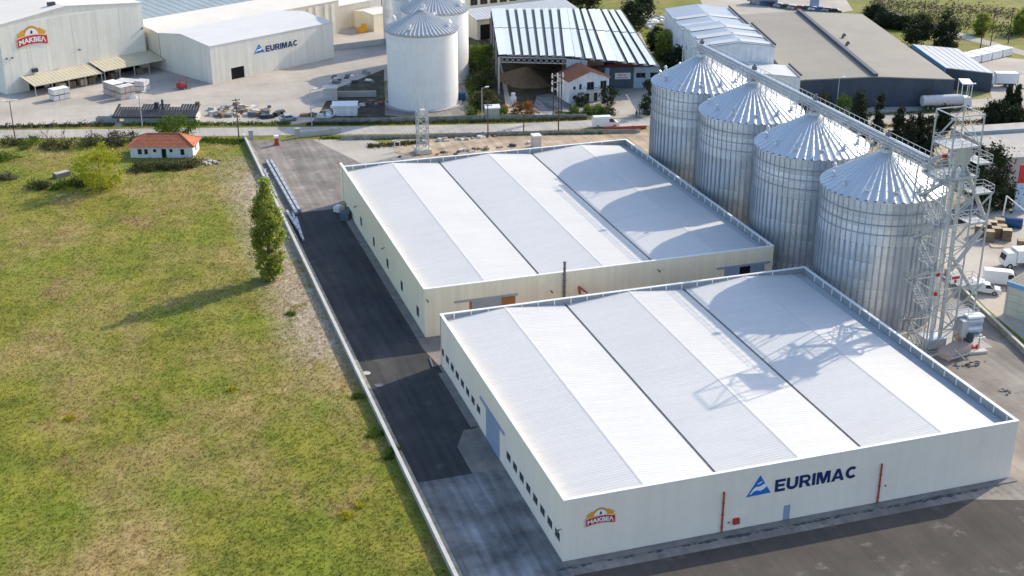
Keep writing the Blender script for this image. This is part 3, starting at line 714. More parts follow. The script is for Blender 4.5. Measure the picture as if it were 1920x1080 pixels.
# ================================================================== the four grain silos
SX, SY0, SDY, SR, SHE, SHA = 113.3, 232.2, -21.68, 9.15, 21.56, 26.5
def silo_proto(label, group):
    root = thing('grain_silo', label, 'silo', (0, 0, 0), 0, group)
    MB().lathe([(SR + 0.5, 0), (SR + 0.5, 0.45), (SR - 0.3, 0.45)], 64).build('plinth', 'concrete', root)
    tiers = 15; hz = (SHE - 0.45) / tiers
    mb = MB(); pr = []
    for i in range(7):
        z = hz * i / 6
        pr += [(SR + (0.02 if i % 2 else -0.02), z)]
    mb.lathe(pr, 88); proto = mb.build('wall_ring', 'galvanised', root, (0, 0, 0.45), smooth=True)
    for t in range(1, tiers):
        o = proto.copy(); COL.objects.link(o); o.location = (0, 0, 0.45 + hz * t)
    NS = 60
    st = MB().box(SR + 0.0, SR + 0.10, -0.05, 0.05, 0.45, SHE - 0.3).box(SR + 0.0, SR + 0.20, -0.13, 0.13, 0.46, 14.6)
    s0 = st.build('stiffener', 'galvanised_dull', root, rz=0.03)
    for i in range(1, NS):
        o = s0.copy(); COL.objects.link(o); o.rotation_euler = (0, 0, 0.03 + 2 * math.pi * i / NS)
    for z in (SHE - 2.0, SHE - 3.7, SHE - 5.2):
        mb = MB()
        for i in range(88): 
            a, b = 2 * math.pi * i / 88, 2 * math.pi * (i + 1) / 88
            mb.bar(((SR + 0.16) * math.cos(a), (SR + 0.16) * math.sin(a), z), ((SR + 0.16) * math.cos(b), (SR + 0.16) * math.sin(b), z), 0.08, 0.11)
        mb.build('wind_ring', 'galvanised_dull', root)
    # roof: radial panels, each with an upstanding rib along one edge
    NP = 44; r0, r1 = SR + 0.28, 0.95; z0, z1 = SHE - 0.05, SHA
    da = 2 * math.pi / NP
    def pt(r, a, dz=0.0):
        z = z0 + (z1 - z0) * (r0 - r) / (r0 - r1); return (r * math.cos(a), r * math.sin(a), z + dz)
    rows = (r0, 6.2, 3.2, r1); cols = ((0, 0), (0.16, 0.17), (0.34, 0.17), (0.50, 0.01), (1.0, 0.0))
    vs = [pt(r, c * da, hh * (0.35 + 0.65 * r / r0)) for r in rows for c, hh in cols]
    k = len(cols); fs = [(i * k + j, i * k + j + 1, (i + 1) * k + j + 1, (i + 1) * k + j) for i in range(len(rows) - 1) for j in range(k - 1)]
    p0 = MB().add(vs, fs).build('roof_panel', 'silo_roof_metal', root)
    for i in range(1, NP):
        o = p0.copy(); COL.objects.link(o); o.rotation_euler = (0, 0, da * i)
    MB().lathe([(SR + 0.30, SHE - 0.25), (SR + 0.34, SHE - 0.05), (SR + 0.05, SHE + 0.02)], 88).build('eave_ring', 'galvanised', root)
    MB().lathe([(1.0, SHA - 0.15), (1.0, SHA + 0.55), (0.8, SHA + 0.7), (0.0, SHA + 0.72)], 24).build('cap', 'galvanised', root)
    # roof vents and hatches near the eave
    v = MB(); v.tube((0, 0, 0), (0, 0, 0.55), 0.22, n=10); v.tube((0, 0, 0.5), (0.35, 0, 0.72), 0.26, 0.3, n=10); v.box(-0.35, 0.35, -0.35, 0.35, -0.1, 0.1)
    v0 = None
    for i in range(12):
        a = 2 * math.pi * (i + 0.35) / 12; r = 7.6; p = pt(r, a, 0.05)
        if v0 is None: v0 = v.build('roof_vent', 'galvanised', root, p, a)
        else:
            o = v0.copy(); COL.objects.link(o); o.location = p; o.rotation_euler = (0, 0, a)
    # inspection ladder with cage up to the eave, roof ladder and rail
    lad = MB()
    for s in (-0.3, 0.3): lad.bar((SR + 0.35, s, 0.5), (SR + 0.35, s, SHE + 0.8), 0.07)
    for z in np.arange(0.8, SHE + 0.6, 0.45): lad.bar((SR + 0.35, -0.3, z), (SR + 0.35, 0.3, z), 0.05)
    lad.build('ladder', 'steel_frame', root, rz=R(-64))
    rl = MB()
    for s in (-0.35, 0.35): rl.bar(pt(r0 - 0.2, 0, 0.5)[:1] + (s,) + (pt(r0 - 0.2, 0, 0.5)[2],), pt(1.2, 0, 0.5)[:1] + (s,) + (pt(1.2, 0, 0.5)[2],), 0.06)
    for r in np.arange(1.6, r0 - 0.3, 0.8):
        p = pt(r, 0, 0.4); rl.bar((p[0], -0.35, p[2]), (p[0], 0.35, p[2]), 0.06)
        p2 = pt(r, 0, 0); rl.bar((p2[0], 0.35, p2[2]), (p2[0], 0.35, p2[2] + 1.1), 0.05)
    rl.build('roof_ladder', 'steel_frame', root, rz=R(-28))
    # faded lettering plate row and door
    for i in range(4):
        MB().box(SR + 0.02, SR + 0.10, -0.42, 0.42, 0, 1.0).build('wall_plate', 'steel_frame', root, (0, 0, SHE - 5.0 + (0 if i % 2 else 0)), R(-95 + i * 8))
    MB().box(SR - 0.02, SR + 0.2, -0.6, 0.6, 0.5, 2.5).build('access_door', 'galvanised', root, rz=R(-150))
    return root
GS = 'steel grain silos in a row beside the warehouses'
s4 = silo_proto('corrugated steel silo beside the lattice tower, nearest of the row of four', GS)
s4.location = (SX, SY0 + 3 * SDY, 0)
for i, lb in ((2, 'corrugated steel silo third from the far end of the row of four'), (1, 'corrugated steel silo second from the far end of the row of four'), (0, 'corrugated steel silo at the far end of the row of four')):
    dup(s4, (SX, SY0 + i * SDY, 0), R(3.0 * (i - 1.5)), lb, GS)

# ---- conveyor bridge over the silo tops
cv = thing('conveyor_bridge', 'long galvanised conveyor bridge running over the tops of the four silos', 'conveyor', (SX, 0, 27.7))
ya, yb = SY0 + 3.0, 156.2
MB().box(0.45, 1.0, yb, ya, 0.25, 0.75).build('conveyor_casing', 'galvanised', cv)
k = int((ya - yb) / 2.4)
for i in range(k):
    a, b = yb + (ya - yb) * i / k + 0.02, yb + (ya - yb) * (i + 1) / k - 0.02
    MB().add([(0.4, a, 0.753), (1.05, a, 0.753), (1.05, b, 0.753), (0.4, b, 0.753), (0.72, a, 0.86), (0.72, b, 0.86)], [(0, 4, 5, 3), (4, 1, 2, 5), (0, 1, 4), (2, 3, 5)]).build('casing_cover', 'galvanised', cv)
wk = MB()
n = int((ya - yb) / 0.5)
for i in range(n): y = yb + (ya - yb) * i / n; wk.box(-0.75, 0.15, y, y + 0.3, 0.18, 0.24)
wk.build('walkway', 'galvanised_dull', cv)
for z, s in ((0.0, -0.8), (0.0, 1.1), (1.35, -0.8), (0.8, -0.8), (1.35, 1.15)):
    MB().bar((s, yb, z), (s, ya, z), 0.07 if z else 0.14).build('rail' if z else 'chord', 'steel_frame', cv)
post = None
for i in range(int((ya - yb) / 1.5) + 1):
    y = min(ya, yb + 1.5 * i)
    for s in (-0.8, 1.15):
        if post is None: post = MB().bar((0, 0, 0.05), (0, 0, 1.35), 0.06).build('rail_post', 'steel_frame', cv, (s, y, 0))
        else: o = post.copy(); COL.objects.link(o); o.location = (s, y, 0)
    if i % 2 == 0: MB().bar((-0.8, y, 0.02), (1.1, min(ya, y + 1.5), 0.02), 0.08).build('cross_brace', 'steel_frame', cv)
for i in range(4):
    y = SY0 + i * SDY
    mb = MB(); mb.tube((0, y, -0.6), (0.75, y, 0.3), 0.4, n=10); mb.box(-0.6, 1.6, y - 0.7, y + 0.7, -0.35, -0.05)
    for s in ((-0.9, -0.7), (0.9, -0.7), (-0.9, 0.7), (0.9, 0.7)): mb.bar((s[0], y + s[1], -0.9), (s[0], y + s[1], 0.0), 0.12)
    mb.build('spout', 'galvanised', cv)
    for dy in (-6.5, -4.5, -2.5, 2.5, 4.5, 6.5):
        zt = SHE + (SHA - SHE) * (1 - abs(dy) / SR) - 27.7
        for s in (-0.9, 1.25): MB().bar((s, y + dy, zt - 0.3), (s, y + dy, 0.0), 0.10).build('support_leg', 'galvanised_dull', cv)
        MB().bar((-0.9, y + dy, zt), (1.25, y + dy, -0.05), 0.07).build('support_brace', 'galvanised_dull', cv)
    mb = MB(); mb.box(-0.25, 0.35, y - 0.3, y + 0.5, 1.2, 1.8); mb.tube((0.1, y + 0.1, 1.8), (0.1, y + 0.1, 2.2), 0.2, n=8); mb.build('drive_motor', 'steel_dark', cv)

# ---- elevator tower
TX, TY, TZ, TH = 115.2, 153.4, 36.2, 2.3
tw = thing('elevator_tower', 'tall galvanised lattice tower with stairs and platforms beside the nearest silo', 'tower', (TX, TY, 0))
levels = [0.3, 3.6, 6.9, 10.2, 13.5, 16.8, 20.1, 23.4, 27.0, 31.5, TZ]
cor = [(-TH, -TH), (TH, -TH), (TH, TH), (-TH, TH)]
for x, y in cor: MB().bar((x, y, 0), (x, y, TZ), 0.17).build('leg', 'steel_frame', tw)
for li, z in enumerate(levels):
    for i in range(4):
        a, b = cor[i], cor[(i + 1) % 4]
        MB().bar((*a, z), (*b, z), 0.13).build('beam', 'steel_frame', tw)
        if li < len(levels) - 1:
            z2 = levels[li + 1]
            if (li + i) % 2: a, b = b, a
            MB().bar((*a, z), (*b, z2), 0.10).build('brace', 'steel_frame', tw)
# two elevator trunks with head and boot
for k, dx in enumerate((-0.75, 0.75)):
    MB().tube((dx, -1.2, 0.6), (dx, -1.2, 29.0), 0.30, n=12).build('elevator_trunk', 'galvanised', tw)
    for z in np.arange(3.0, 29, 2.6): MB().tube((dx, -1.2, z), (dx, -1.2, z + 0.12), 0.36, n=12).build('trunk_flange', 'steel_frame', tw)
mb = MB(); mb.sweep([(-1.3, 29.0), (1.3, 29.0), (1.3, 30.9), (0.7, 31.5), (-0.7, 31.5), (-1.3, 30.9)], -1.8, -0.5); mb.build('elevator_head', 'galvanised', tw)
for s in (-1.95, 1.95): 
    mb = MB(); mb.tube((s - 0.3, -0.4, 30.0), (s + 0.3, -0.4, 30.0), 0.25, n=10); mb.build('head_motor', 'red_paint', tw)
MB().box(-1.6, 1.6, -1.8, 1.3, 0.3, 1.9).build('elevator_boot', 'galvanised', tw)
# spouts from the head down to the conveyor and dryer
for a, b in (((0, 1.2, 29.6), (-1.4, 3.0, 28.6)), ((0.9, -1.2, 28.8), (5.2, -1.6, 20.5)), ((-0.8, -1.0, 22.0), (-0.9, 1.0, 17.5)), ((1.2, -1.2, 14.5), (5.0, -2.2, 8.8)), ((5.0, -1.8, 18.5), (1.2, -1.0, 12.5))):
    MB().tube(a, b, 0.3, n=10).build('spout', 'steel_frame', tw)
def platform(z, x0, x1, y0, y1, rail=True):
    mb = MB(); n = max(2, int((x1 - x0) / 0.4))
    for i in range(n): mb.box(x0 + (x1 - x0) * i / n, x0 + (x1 - x0) * (i + 0.8) / n, y0, y1, z - 0.05, z)
    mb.box(x0, x1, y0 - 0.06, y0, z - 0.15, z + 0.12); mb.box(x0, x1, y1, y1 + 0.06, z - 0.15, z + 0.12)
    o = mb.build('platform', 'steel_frame', tw)
    if rail:
        r = MB(); pts = [(x0, y0), (x1, y0), (x1, y1), (x0, y1)]
        for i in range(4):
            a, b = pts[i], pts[(i + 1) % 4]
            for zz in (0.55, 1.1): r.bar((*a, z + zz), (*b, z + zz), 0.06)
            L_ = math.dist(a, b); k = max(1, int(L_ / 1.3))
            for j in range(k): q = (a[0] + (b[0] - a[0]) * j / k, a[1] + (b[1] - a[1]) * j / k); r.bar((*q, z), (*q, z + 1.1), 0.06)
        r.build('handrail', 'steel_frame', o)
platform(31.6, -TH, TH, -TH, TH); platform(27.2, -TH - 0.9, TH + 0.4, -TH, TH)
platform(29.0, TH, TH + 2.4, -TH, TH - 0.6)
for z, e in ((24.5, 3.4), (20.0, 3.0), (10.2, 3.8), (5.4, 4.0)):
    platform(z, TH + 0.15, TH + e, -TH, -TH + 2.6)
    MB().bar((TH, -TH, z - 3.2), (TH + e - 0.2, -TH, z - 0.1), 0.2).build('strut', 'steel_frame', tw)
    MB().bar((TH, -TH + 2.6, z - 3.2), (TH + e - 0.2, -TH + 2.6, z - 0.1), 0.2).build('strut', 'steel_frame', tw)
MB().bar((TH + 3.3, -TH + 0.4, 0), (TH + 3.3, -TH + 0.4, 24.4), 0.18).build('outer_leg', 'steel_frame', tw)
# zig-zag stair on the outside towards the silo
zs = np.arange(0.4, 26.9, 3.3)
for i, z in enumerate(zs):
    ya_, yb_ = (-TH, TH) if i % 2 == 0 else (TH, -TH)
    st = MB(); x = -TH - 0.75; ztop = min(z + 3.3, 27.2)
    for s in (-0.42, 0.42): st.bar((x + s, ya_, z), (x + s, yb_, ztop), 0.08, 0.24)
    for k in range(12): f = (k + 0.5) / 12; st.box(x - 0.4, x + 0.4, ya_ + (yb_ - ya_) * f - 0.14, ya_ + (yb_ - ya_) * f + 0.14, z + (ztop - z) * f, z + (ztop - z) * f + 0.05)
    o = st.build('stair_flight', 'steel_frame', tw)
    hr = MB()
    for s in (-0.45, 0.45):
        hr.bar((x + s, ya_, z + 1.0), (x + s, yb_, ztop + 1.0), 0.06)
        for k in range(4): f = k / 3; q = ya_ + (yb_ - ya_) * f; hr.bar((x + s, q, z + (ztop - z) * f), (x + s, q, z + (ztop - z) * f + 1.0), 0.05)
    hr.build('handrail', 'steel_frame', o)
    if i < len(zs) - 1:
        y0_, y1_ = sorted((yb_, yb_ + (1.0 if yb_ > 0 else -1.0)))
        platform(ztop, x - 0.5, x + 0.5, y0_, y1_)
for x, y in ((-TH - 1.3, -TH - 1.0), (-TH - 1.3, TH + 1.0)): MB().bar((x, y, 0), (x, y, 27.2), 0.14).build('stair_leg', 'steel_frame', tw)
for z in (9.3, 12.4):
    mb = MB(); mb.box(-2.0, -1.4, -2.2, -1.8, z, z + 0.45); mb.tube((-1.7, -2.4, z + 0.2), (-1.7, -1.7, z + 0.2), 0.2, n=8); mb.build('flow_valve', 'red_paint', tw)
mb = MB(); mb.box(0.4, 2.0, -2.42, -2.38, 11.0, 12.3); mb.build('notice_board', 'coping', tw)
mb = MB(); mb.box(0.55, 1.85, -2.45, -2.43, 11.7, 12.1); mb.box(1.0, 1.4, -2.45, -2.43, 11.1, 11.6); mb.build('notice_print', 'red_paint', tw)

# ---- machines at the foot of the tower
gc = thing('grain_cleaner', 'silver grain cleaning machine with two stacked round drums right of the lattice tower', 'machine', (TX + 4.4, TY - 2.6, 0), R(-6))
for x in (-1.2, 1.6):
    for y in (-1.0, 1.0): MB().bar((x, y, 0), (x, y, 2.6), 0.16).build('leg', 'steel_frame', gc)
MB().box(-1.5, 1.9, -1.2, 1.2, 2.5, 2.7).build('base_frame', 'steel_frame', gc)
MB().box(-1.6, -0.6, -1.2, 1.2, 2.72, 5.2).build('inlet_box', 'galvanised', gc)
for z in (3.4, 4.6):
    mb = MB(); mb.tube((-0.55, 0, z), (2.0, 0, z), 0.75, n=20); mb.build('drum', 'galvanised', gc)
MB().box(-0.5, 2.1, -0.8, 0.8, 5.3, 5.6).build('drum_cover', 'coping', gc)
for k in range(6): MB().box(-0.6 + k * 0.5, -0.35 + k * 0.5, -1.6, -1.25, 2.3, 2.5).build('pulley_guard', 'coping', gc)
MB().box(-0.8, 2.6, -2.0, -1.0, 0.05, 0.4).build('skid', 'concrete_pale', gc)
ih = thing('intake_hopper', 'beige sloping intake hopper at the foot of the lattice tower', 'hopper', (TX + 1.6, TY - 4.0, 0), R(12))
mb = MB(); mb.add([(-2.2, -1.0, 0.05), (2.2, -1.0, 0.05), (2.2, 1.0, 0.05), (-2.2, 1.0, 0.05), (-2.2, -1.3, 0.9), (2.2, -1.3, 2.0), (2.2, 1.3, 2.0), (-2.2, 1.3, 0.9)], [(0, 3, 2, 1), (4, 5, 6, 7), (0, 1, 5, 4), (1, 2, 6, 5), (2, 3, 7, 6), (3, 0, 4, 7)]); mb.build('hopper_body', 'cargo_pinkish', ih)
MB().box(-2.3, 2.3, -1.45, -1.32, 0.6, 0.75).build('hopper_rim', 'concrete_pale', ih)
MB().box(1.9, 2.6, -0.9, 0.7, 2.0, 3.1).build('hopper_hood', 'dark_trim', ih)
mb = MB(); mb.bar((0.2, -1.9, 0.1), (-1.0, -0.9, 1.6), 0.14); mb.build('prop', 'concrete_pale', ih)
lp = MB().box(-2.3, 2.3, -0.8, 0.8, 0.05, 1.1).build('low_plinth', 'concrete_pale', None, (TX - 4.2, TY + 3.2, 0), R(20)); tag(lp, 'pale concrete block between the nearest silo and the lattice tower', 'concrete block')
mb = MB()
for i in range(10): mb.box(-0.5, 0.5, -0.12, 0.12, 0.3 * i + 0.1, 0.3 * i + 0.32)
for s in (-0.45, 0.45): mb.bar((s, 0.15, 0), (s, 0.15, 3.2), 0.1)
tag(mb.build('cable_ladder', 'wood_pale', None, (TX + 2.9, TY - 2.9, 0.0), R(10)), 'orange-brown ladder stand next to the silver drums', 'ladder')
for k, (u, v_) in enumerate(((1823, 657), (1832, 655))):
    q = at(u, v_); mb = MB(); mb.tube((0, 0, 0.0), (0, 0, 0.7), 0.35, 0.3, n=12); mb.tube((0, 0, 0.7), (0, 0, 0.85), 0.1, n=8)
    tag(mb.build('red_drum', 'red_paint', None, q), ['left one of two small red drums on the ground by the silver machine', 'right one of two small red drums on the ground by the silver machine'][k], 'drum')
# ================================================================== buildings around
def ribbed_slab(p00, p10, p11, p01, t, step, rib=0.06):
    """roof slope p00-p10 (eave) p01-p11 (ridge), seams run from eave to ridge"""
    mb = MB(); a, b, c, d = map(Vector, (p00, p10, p11, p01))
    mb.slab([a, b, c, d], t)
    if step:
        n = max(1, int((b - a).length / step)); w = 0.08 / (b - a).length
        for i in range(1, n):
            f = i / n
            q0, q1 = a.lerp(b, f), d.lerp(c, f); up = Vector((0, 0, rib / 2 + 0.002))
            mb.bar(q0 + up, q1 + up, 0.10, rib)
    return mb

def hall(name, label, cat, loc, rz, W, D, h, ridge, axis, wallmat, roofmat, rp=0.5, over=0.25, holes=None, seam=1.0, group=None, h2=None, lholes=None):
    root = thing(name, label, cat, loc, rz, group); T = 0.3; holes = holes or []; lholes = lholes or []
    h2 = h if h2 is None else h2             # eave on the far side of the ridge
    if axis == 'y':
        rx = W * rp
        wall_mesh(W, min(h, h2), T, holes).build('wall', wallmat, root)
        for y in (0, D - T):
            mb = MB(); m0 = min(h, h2)
            prof = [(0, m0), (W, m0)] + ([(W, h2)] if h2 > m0 else []) + [(rx, ridge)] + ([(0, h)] if h > m0 else [])
            mb.sweep(prof, y, y + T); mb.build('gable', wallmat, root)
        wall_mesh(W, min(h, h2), T, []).build('wall', wallmat, root, (0, D - T, 0))
        wall_mesh(D - 2 * T, h, T, lholes).build('wall', wallmat, root, (0, D - T, 0), -math.pi / 2)
        wall_mesh(D - 2 * T, h2, T, []).build('wall', wallmat, root, (W, T, 0), math.pi / 2)
        e = 0.06
        ribbed_slab((-over, D + over, h + e), (-over, -over, h + e), (rx, -over, ridge + e + 0.2), (rx, D + over, ridge + e + 0.2), 0.2, seam).build('roof_slope', roofmat, root)
        ribbed_slab((W + over, -over, h2 + e), (W + over, D + over, h2 + e), (rx + 0.004, D + over, ridge + e + 0.2), (rx + 0.004, -over, ridge + e + 0.2), 0.2, seam).build('roof_slope', roofmat, root)
    else:
        ry = D * rp
        wall_mesh(W, h, T, holes).build('wall', wallmat, root)
        wall_mesh(W, h2, T, []).build('wall', wallmat, root, (0, D - T, 0))
        wall_mesh(D - 2 * T, min(h, h2), T, lholes).build('wall', wallmat, root, (0, D - T, 0), -math.pi / 2)
        wall_mesh(D - 2 * T, min(h, h2), T, []).build('wall', wallmat, root, (W, T, 0), math.pi / 2)
        m0 = min(h, h2)
        for x in (0, W - T):
            pr = [(T, m0), (D - T, m0)] + ([(D - T, h2)] if h2 > m0 else []) + [(ry, ridge)] + ([(T, h)] if h > m0 else [])
            mb = MB(); n = len(pr)
            mb.add([(x, y, z) for y, z in pr] + [(x + T, y, z) for y, z in pr], [tuple(range(n - 1, -1, -1)), tuple(range(n, 2 * n))] + [(i, (i + 1) % n, n + (i + 1) % n, n + i) for i in range(n)])
            mb.build('gable', wallmat, root)
        e = 0.06
        ribbed_slab((-over, -over, h + e), (W + over, -over, h + e), (W + over, ry, ridge + e + 0.2), (-over, ry, ridge + e + 0.2), 0.2, seam).build('roof_slope', roofmat, root)
        ribbed_slab((W + over, D + over, h2 + e), (-over, D + over, h2 + e), (-over, ry + 0.004, ridge + e + 0.2), (W + over, ry + 0.004, ridge + e + 0.2), 0.2, seam).build('roof_slope', roofmat, root)
    return root

# --- factory with the round emblem, top left
FA = R(28.0)
fac = hall('factory_building', 'tall beige factory with the red and orange emblem, at the upper left', 'factory', (-19.9, 349.5, 0), FA, 40.2, 70, 17.4, 19.4, 'y', 'factory_wall', 'roof_beige', 0.46, 0.2, seam=0)
xs = [0.02, 7.6, 13.2, 19.5, 26.4, 33.2, 40.18]
for a, b in zip(xs[:-1], xs[1:]):
    MB().box(a + 0.03, b - 0.03, -0.07, -0.003, 0.3, 17.2).build('wall_panel', 'factory_wall', fac)
emblem(fac, 8.5, 11.6, 8.0, -0.09)
def canopy(root, x0, x1, zb, zf, d):
    mb = MB(); n = int((x1 - x0) / 1.0)
    c = ribbed_slab((x0, -d, zf), (x1, -d, zf), (x1, -0.1, zb), (x0, -0.1, zb), 0.16, 1.0).build('canopy', 'canopy_beige', root)
    for k in range(5):
        x = x0 + 0.3 + (x1 - x0 - 0.6) * k / 4
        MB().bar((x, -d + 0.35, 0), (x, -d + 0.35, zf - 0.14), 0.2).build('canopy_post', 'steel_frame', root)
canopy(fac, 4.0, 22.9, 4.0, 2.75, 7.0); canopy(fac, 23.1, 41.0, 4.5, 3.15, 7.2)
for k, (a, b) in enumerate(((6.0, 10.0), (11.5, 16.0), (17.5, 21.5), (25, 30), (32, 37.5))):
    MB().box(a, b, -0.14, -0.075, 0.02, 2.4 if k < 3 else 2.9).build('dock_door', 'opening_dark', fac)
mb = MB(); mb.box(7.2, 8.6, -0.9, -0.08, 4.5, 5.4); mb.build('wall_unit', 'dark_trim', fac)
mb = MB(); mb.bar((20.5, -0.1, 8.2), (20.5, -0.7, 8.3), 0.1); mb.box(20.2, 20.8, -1.1, -0.6, 8.0, 8.3); mb.build('wall_lamp', 'steel_dark', fac)
for x in (1.0, 2.5, 39.4): MB().box(x, x + 0.35, -0.4, -0.08, 8.8 if x < 9 else 10.4, 9.2 if x < 9 else 10.9).build('wall_lamp', 'steel_dark', fac)
mb = MB(); mb.box(15.8, 17.6, 3.0, 4.2, 19.5, 20.3); mb.build('roof_unit', 'dark_trim', fac)
# stacks of goods under the canopies
def bales(label, x, y, z=0, n=(2, 1, 2), size=(1.2, 1.0, 1.3), rz=0.0, material='cargo_pinkish', top=None, group=None, name='pallet_stack'):
    r = thing(name, label, 'pallets', (x, y, z), rz, group)
    first = None
    for i in range(n[0]):
        for j in range(n[1]):
            for k in range(n[2]):
                lo = ((i - (n[0] - 1) / 2) * (size[0] + 0.05), (j - (n[1] - 1) / 2) * (size[1] + 0.05), k * (size[2] + 0.14))
                s = (rng.uniform(0.94, 1), rng.uniform(0.94, 1))
                o = MB().box(-size[0] / 2 * s[0], size[0] / 2 * s[0], -size[1] / 2 * s[1], size[1] / 2 * s[1], 0.14, 0.14 + size[2] * rng.uniform(0.9, 1)).build('load', material, r, lo, rng.uniform(-0.04, 0.04))
                if top and k == n[2] - 1: MB().box(-size[0] / 2 * s[0] - 0.02, size[0] / 2 * s[0] + 0.02, -size[1] / 2 * s[1] - 0.02, size[1] / 2 * s[1] + 0.02, 0.142 + size[2], 0.20 + size[2]).build('cover', top, o)
                MB().box(-size[0] / 2, size[0] / 2, -size[1] / 2, size[1] / 2, 0.0, 0.135).build('pallet', 'wood_brown', r, lo)
    return r
fx = lambda a, b: tuple(Vector((-19.9, 349.5)) + Vector((a * math.cos(FA) - b * math.sin(FA), a * math.sin(FA) + b * math.cos(FA))))
for k, (a, m_) in enumerate(((12.3, 'wood_pale'), (15.0, 'wood_brown'), (18.2, 'wood_pale'), (20.5, 'wood_brown'), (27.0, 'wood_brown'), (34.5, 'wood_brown'))):
    p = fx(a, -4.5)
    bales(['tan stack of goods under the left factory canopy, first from its open left end', 'brown stack of goods in the middle under the left factory canopy', 'tan stack of goods under the left factory canopy, right of the brown one', 'brown stack of goods at the right end under the left factory canopy', 'brown stack of goods under the left half of the right factory canopy', 'brown stack of goods under the shaded half of the right factory canopy'][k], p[0], p[1], 0, (2, 2, 1), (0.9, 1.0, 1.6), FA, m_, None, 'goods under the factory canopies')
# wrapped loads in the yard
bales('white-topped wrapped load standing in front of the left factory canopy', -7.4, 341.4, 0, (3, 2, 2), (1.4, 1.3, 1.25), FA, 'wrap_white', 'coping', 'wrapped loads in the factory yard')
bales('bright white-topped load, back one of the two touching stacks in the factory yard', 5.6, 341.2, 0, (2, 4, 2), (1.5, 1.2, 1.5), FA, 'cargo_pinkish', 'coping', 'wrapped loads in the factory yard')
bales('grey-topped load, front one of the two touching stacks in the factory yard', 8.2, 337.3, 0, (3, 2, 2), (1.3, 1.3, 1.45), FA, 'cargo_pinkish', 'wrap_white', 'wrapped loads in the factory yard')
bales('long row of blue-shaded loads between the touching stacks and the factory canopy', 9.2, 346.6, 0, (4, 3, 1), (1.4, 1.2, 2.0), R(-35), 'plastic_blue', 'wrap_white', 'wrapped loads in the factory yard')
bales('pale stacked load at the shaded right end of the blue loads', 12.6, 343.4, 0, (2, 2, 2), (1.3, 1.4, 1.2), R(-35), 'wrap_white', 'wrap_white', 'wrapped loads in the factory yard')
q = at(249, 184); mb = MB(); mb.add([(-1.0, -0.6, 0), (1.0, -0.6, 0), (1.0, 0.6, 0), (-1.0, 0.6, 0), (-0.7, -0.3, 0.9), (0.5, -0.4, 1.1), (0.6, 0.4, 0.8), (-0.6, 0.3, 1.0)], [(0, 1, 5, 4), (1, 2, 6, 5), (2, 3, 7, 6), (3, 0, 4, 7), (4, 5, 6, 7)])
tag(mb.build('tarpaulin', 'coping', None, q), 'small crumpled white tarpaulin right of the touching stacks in the factory yard', 'tarpaulin')

# --- low hall with lettering, right of the factory
EA = R(28.9)
eh = hall('storage_hall', 'long low beige hall with blue lettering and a small dark doorway', 'warehouse', (30.2, 344.5, 0), EA, 40.3, 23, 9.8, 10.9, 'x', 'factory_wall', 'roof_white', 0.55, 0.1, holes=[(5.9, 10.1, 0.0, 3.1)], seam=0)
MB().box(5.9, 10.1, 0.31, 0.36, 0, 3.1).build('door_opening', 'opening_dark', eh)
triangle_logo(eh, 13.5, 16.9, 5.6, 7.9); block_letters('EURIMAC', 17.3, 27.9, 5.5, 7.05, -0.03, 'logo_navy', eh)
ex = lambda a, b: tuple(Vector((30.2, 344.5)) + Vector((a * math.cos(EA) - b * math.sin(EA), a * math.sin(EA) + b * math.cos(EA)))) + (0,)
bh = hall('storage_hall', 'broad hall with a beige roof behind the lettered low hall', 'warehouse', ex(0, 23.3), EA, 62.0, 18, 9.7, 10.9, 'x', 'hall_wall', 'roof_beige', 0.5, 0.1, seam=0)
for a in (50.5, 53.0, 56.5, 59.0): MB().box(a, a + 1.3, -0.12, -0.003, 0.05, 9.0).build('pilaster', 'factory_wall', bh)
hall('storage_hall', 'wide hall with a blue-grey roof behind the beige roof at the top edge', 'warehouse', ex(-12, 41.6), EA, 74.0, 34, 9.6, 11.0, 'x', 'hall_wall', 'roof_blue_grey', 0.5, 0.1, seam=2.5)
an = hall('annex_building', 'pale beige lean-to block between the halls and the white silos', 'building', ex(63.5, 27), EA, 14, 14, 7.0, 7.6, 'x', 'hall_wall', 'roof_beige', 0.5, 0.1, seam=0)
an2 = hall('annex_building', 'small cream box building with a flat roof left of the white silos', 'building', ex(70, 17), EA, 9.0, 9, 5.0, 5.3, 'x', 'cream_wall', 'roof_beige', 0.5, 0.1, seam=0)
mb = MB()
for z in np.arange(0, 8, 1.0): mb.bar((-0.8, 0, z), (0.8, 0, z + 1.0), 0.12); mb.bar((0.8, 0.8, z), (-0.8, 0.8, z + 1.0), 0.12)
for s in ((-0.8, 0), (0.8, 0), (-0.8, 0.8), (0.8, 0.8)): mb.bar((*s, 0), (*s, 8.5), 0.2)
tag(mb.build('scaffold_rack', 'red_pipe', None, (*ex(81, 24)[:2], 0), EA), 'rust-red steel frame standing against the cream annex left of the white silos', 'steel frame')
tag(MB().box(-1.5, 1.5, -0.7, 0.7, 0, 1.5).box(0.2, 1.3, -0.6, 0.6, 1.5, 2.4).build('yellow_loader', 'logo_orange', None, (*ex(67, 19)[:2], 0), EA), 'small yellow loader parked at the foot of the beige halls', 'loader')
low = MB().box(0, 26, -0.15, 0.15, 0, 1.6).build('yard_wall', 'concrete_pale', None, (*ex(42, 8)[:2], 0), R(12)); tag(low, 'low pale yard wall right of the lettered low hall', 'wall')

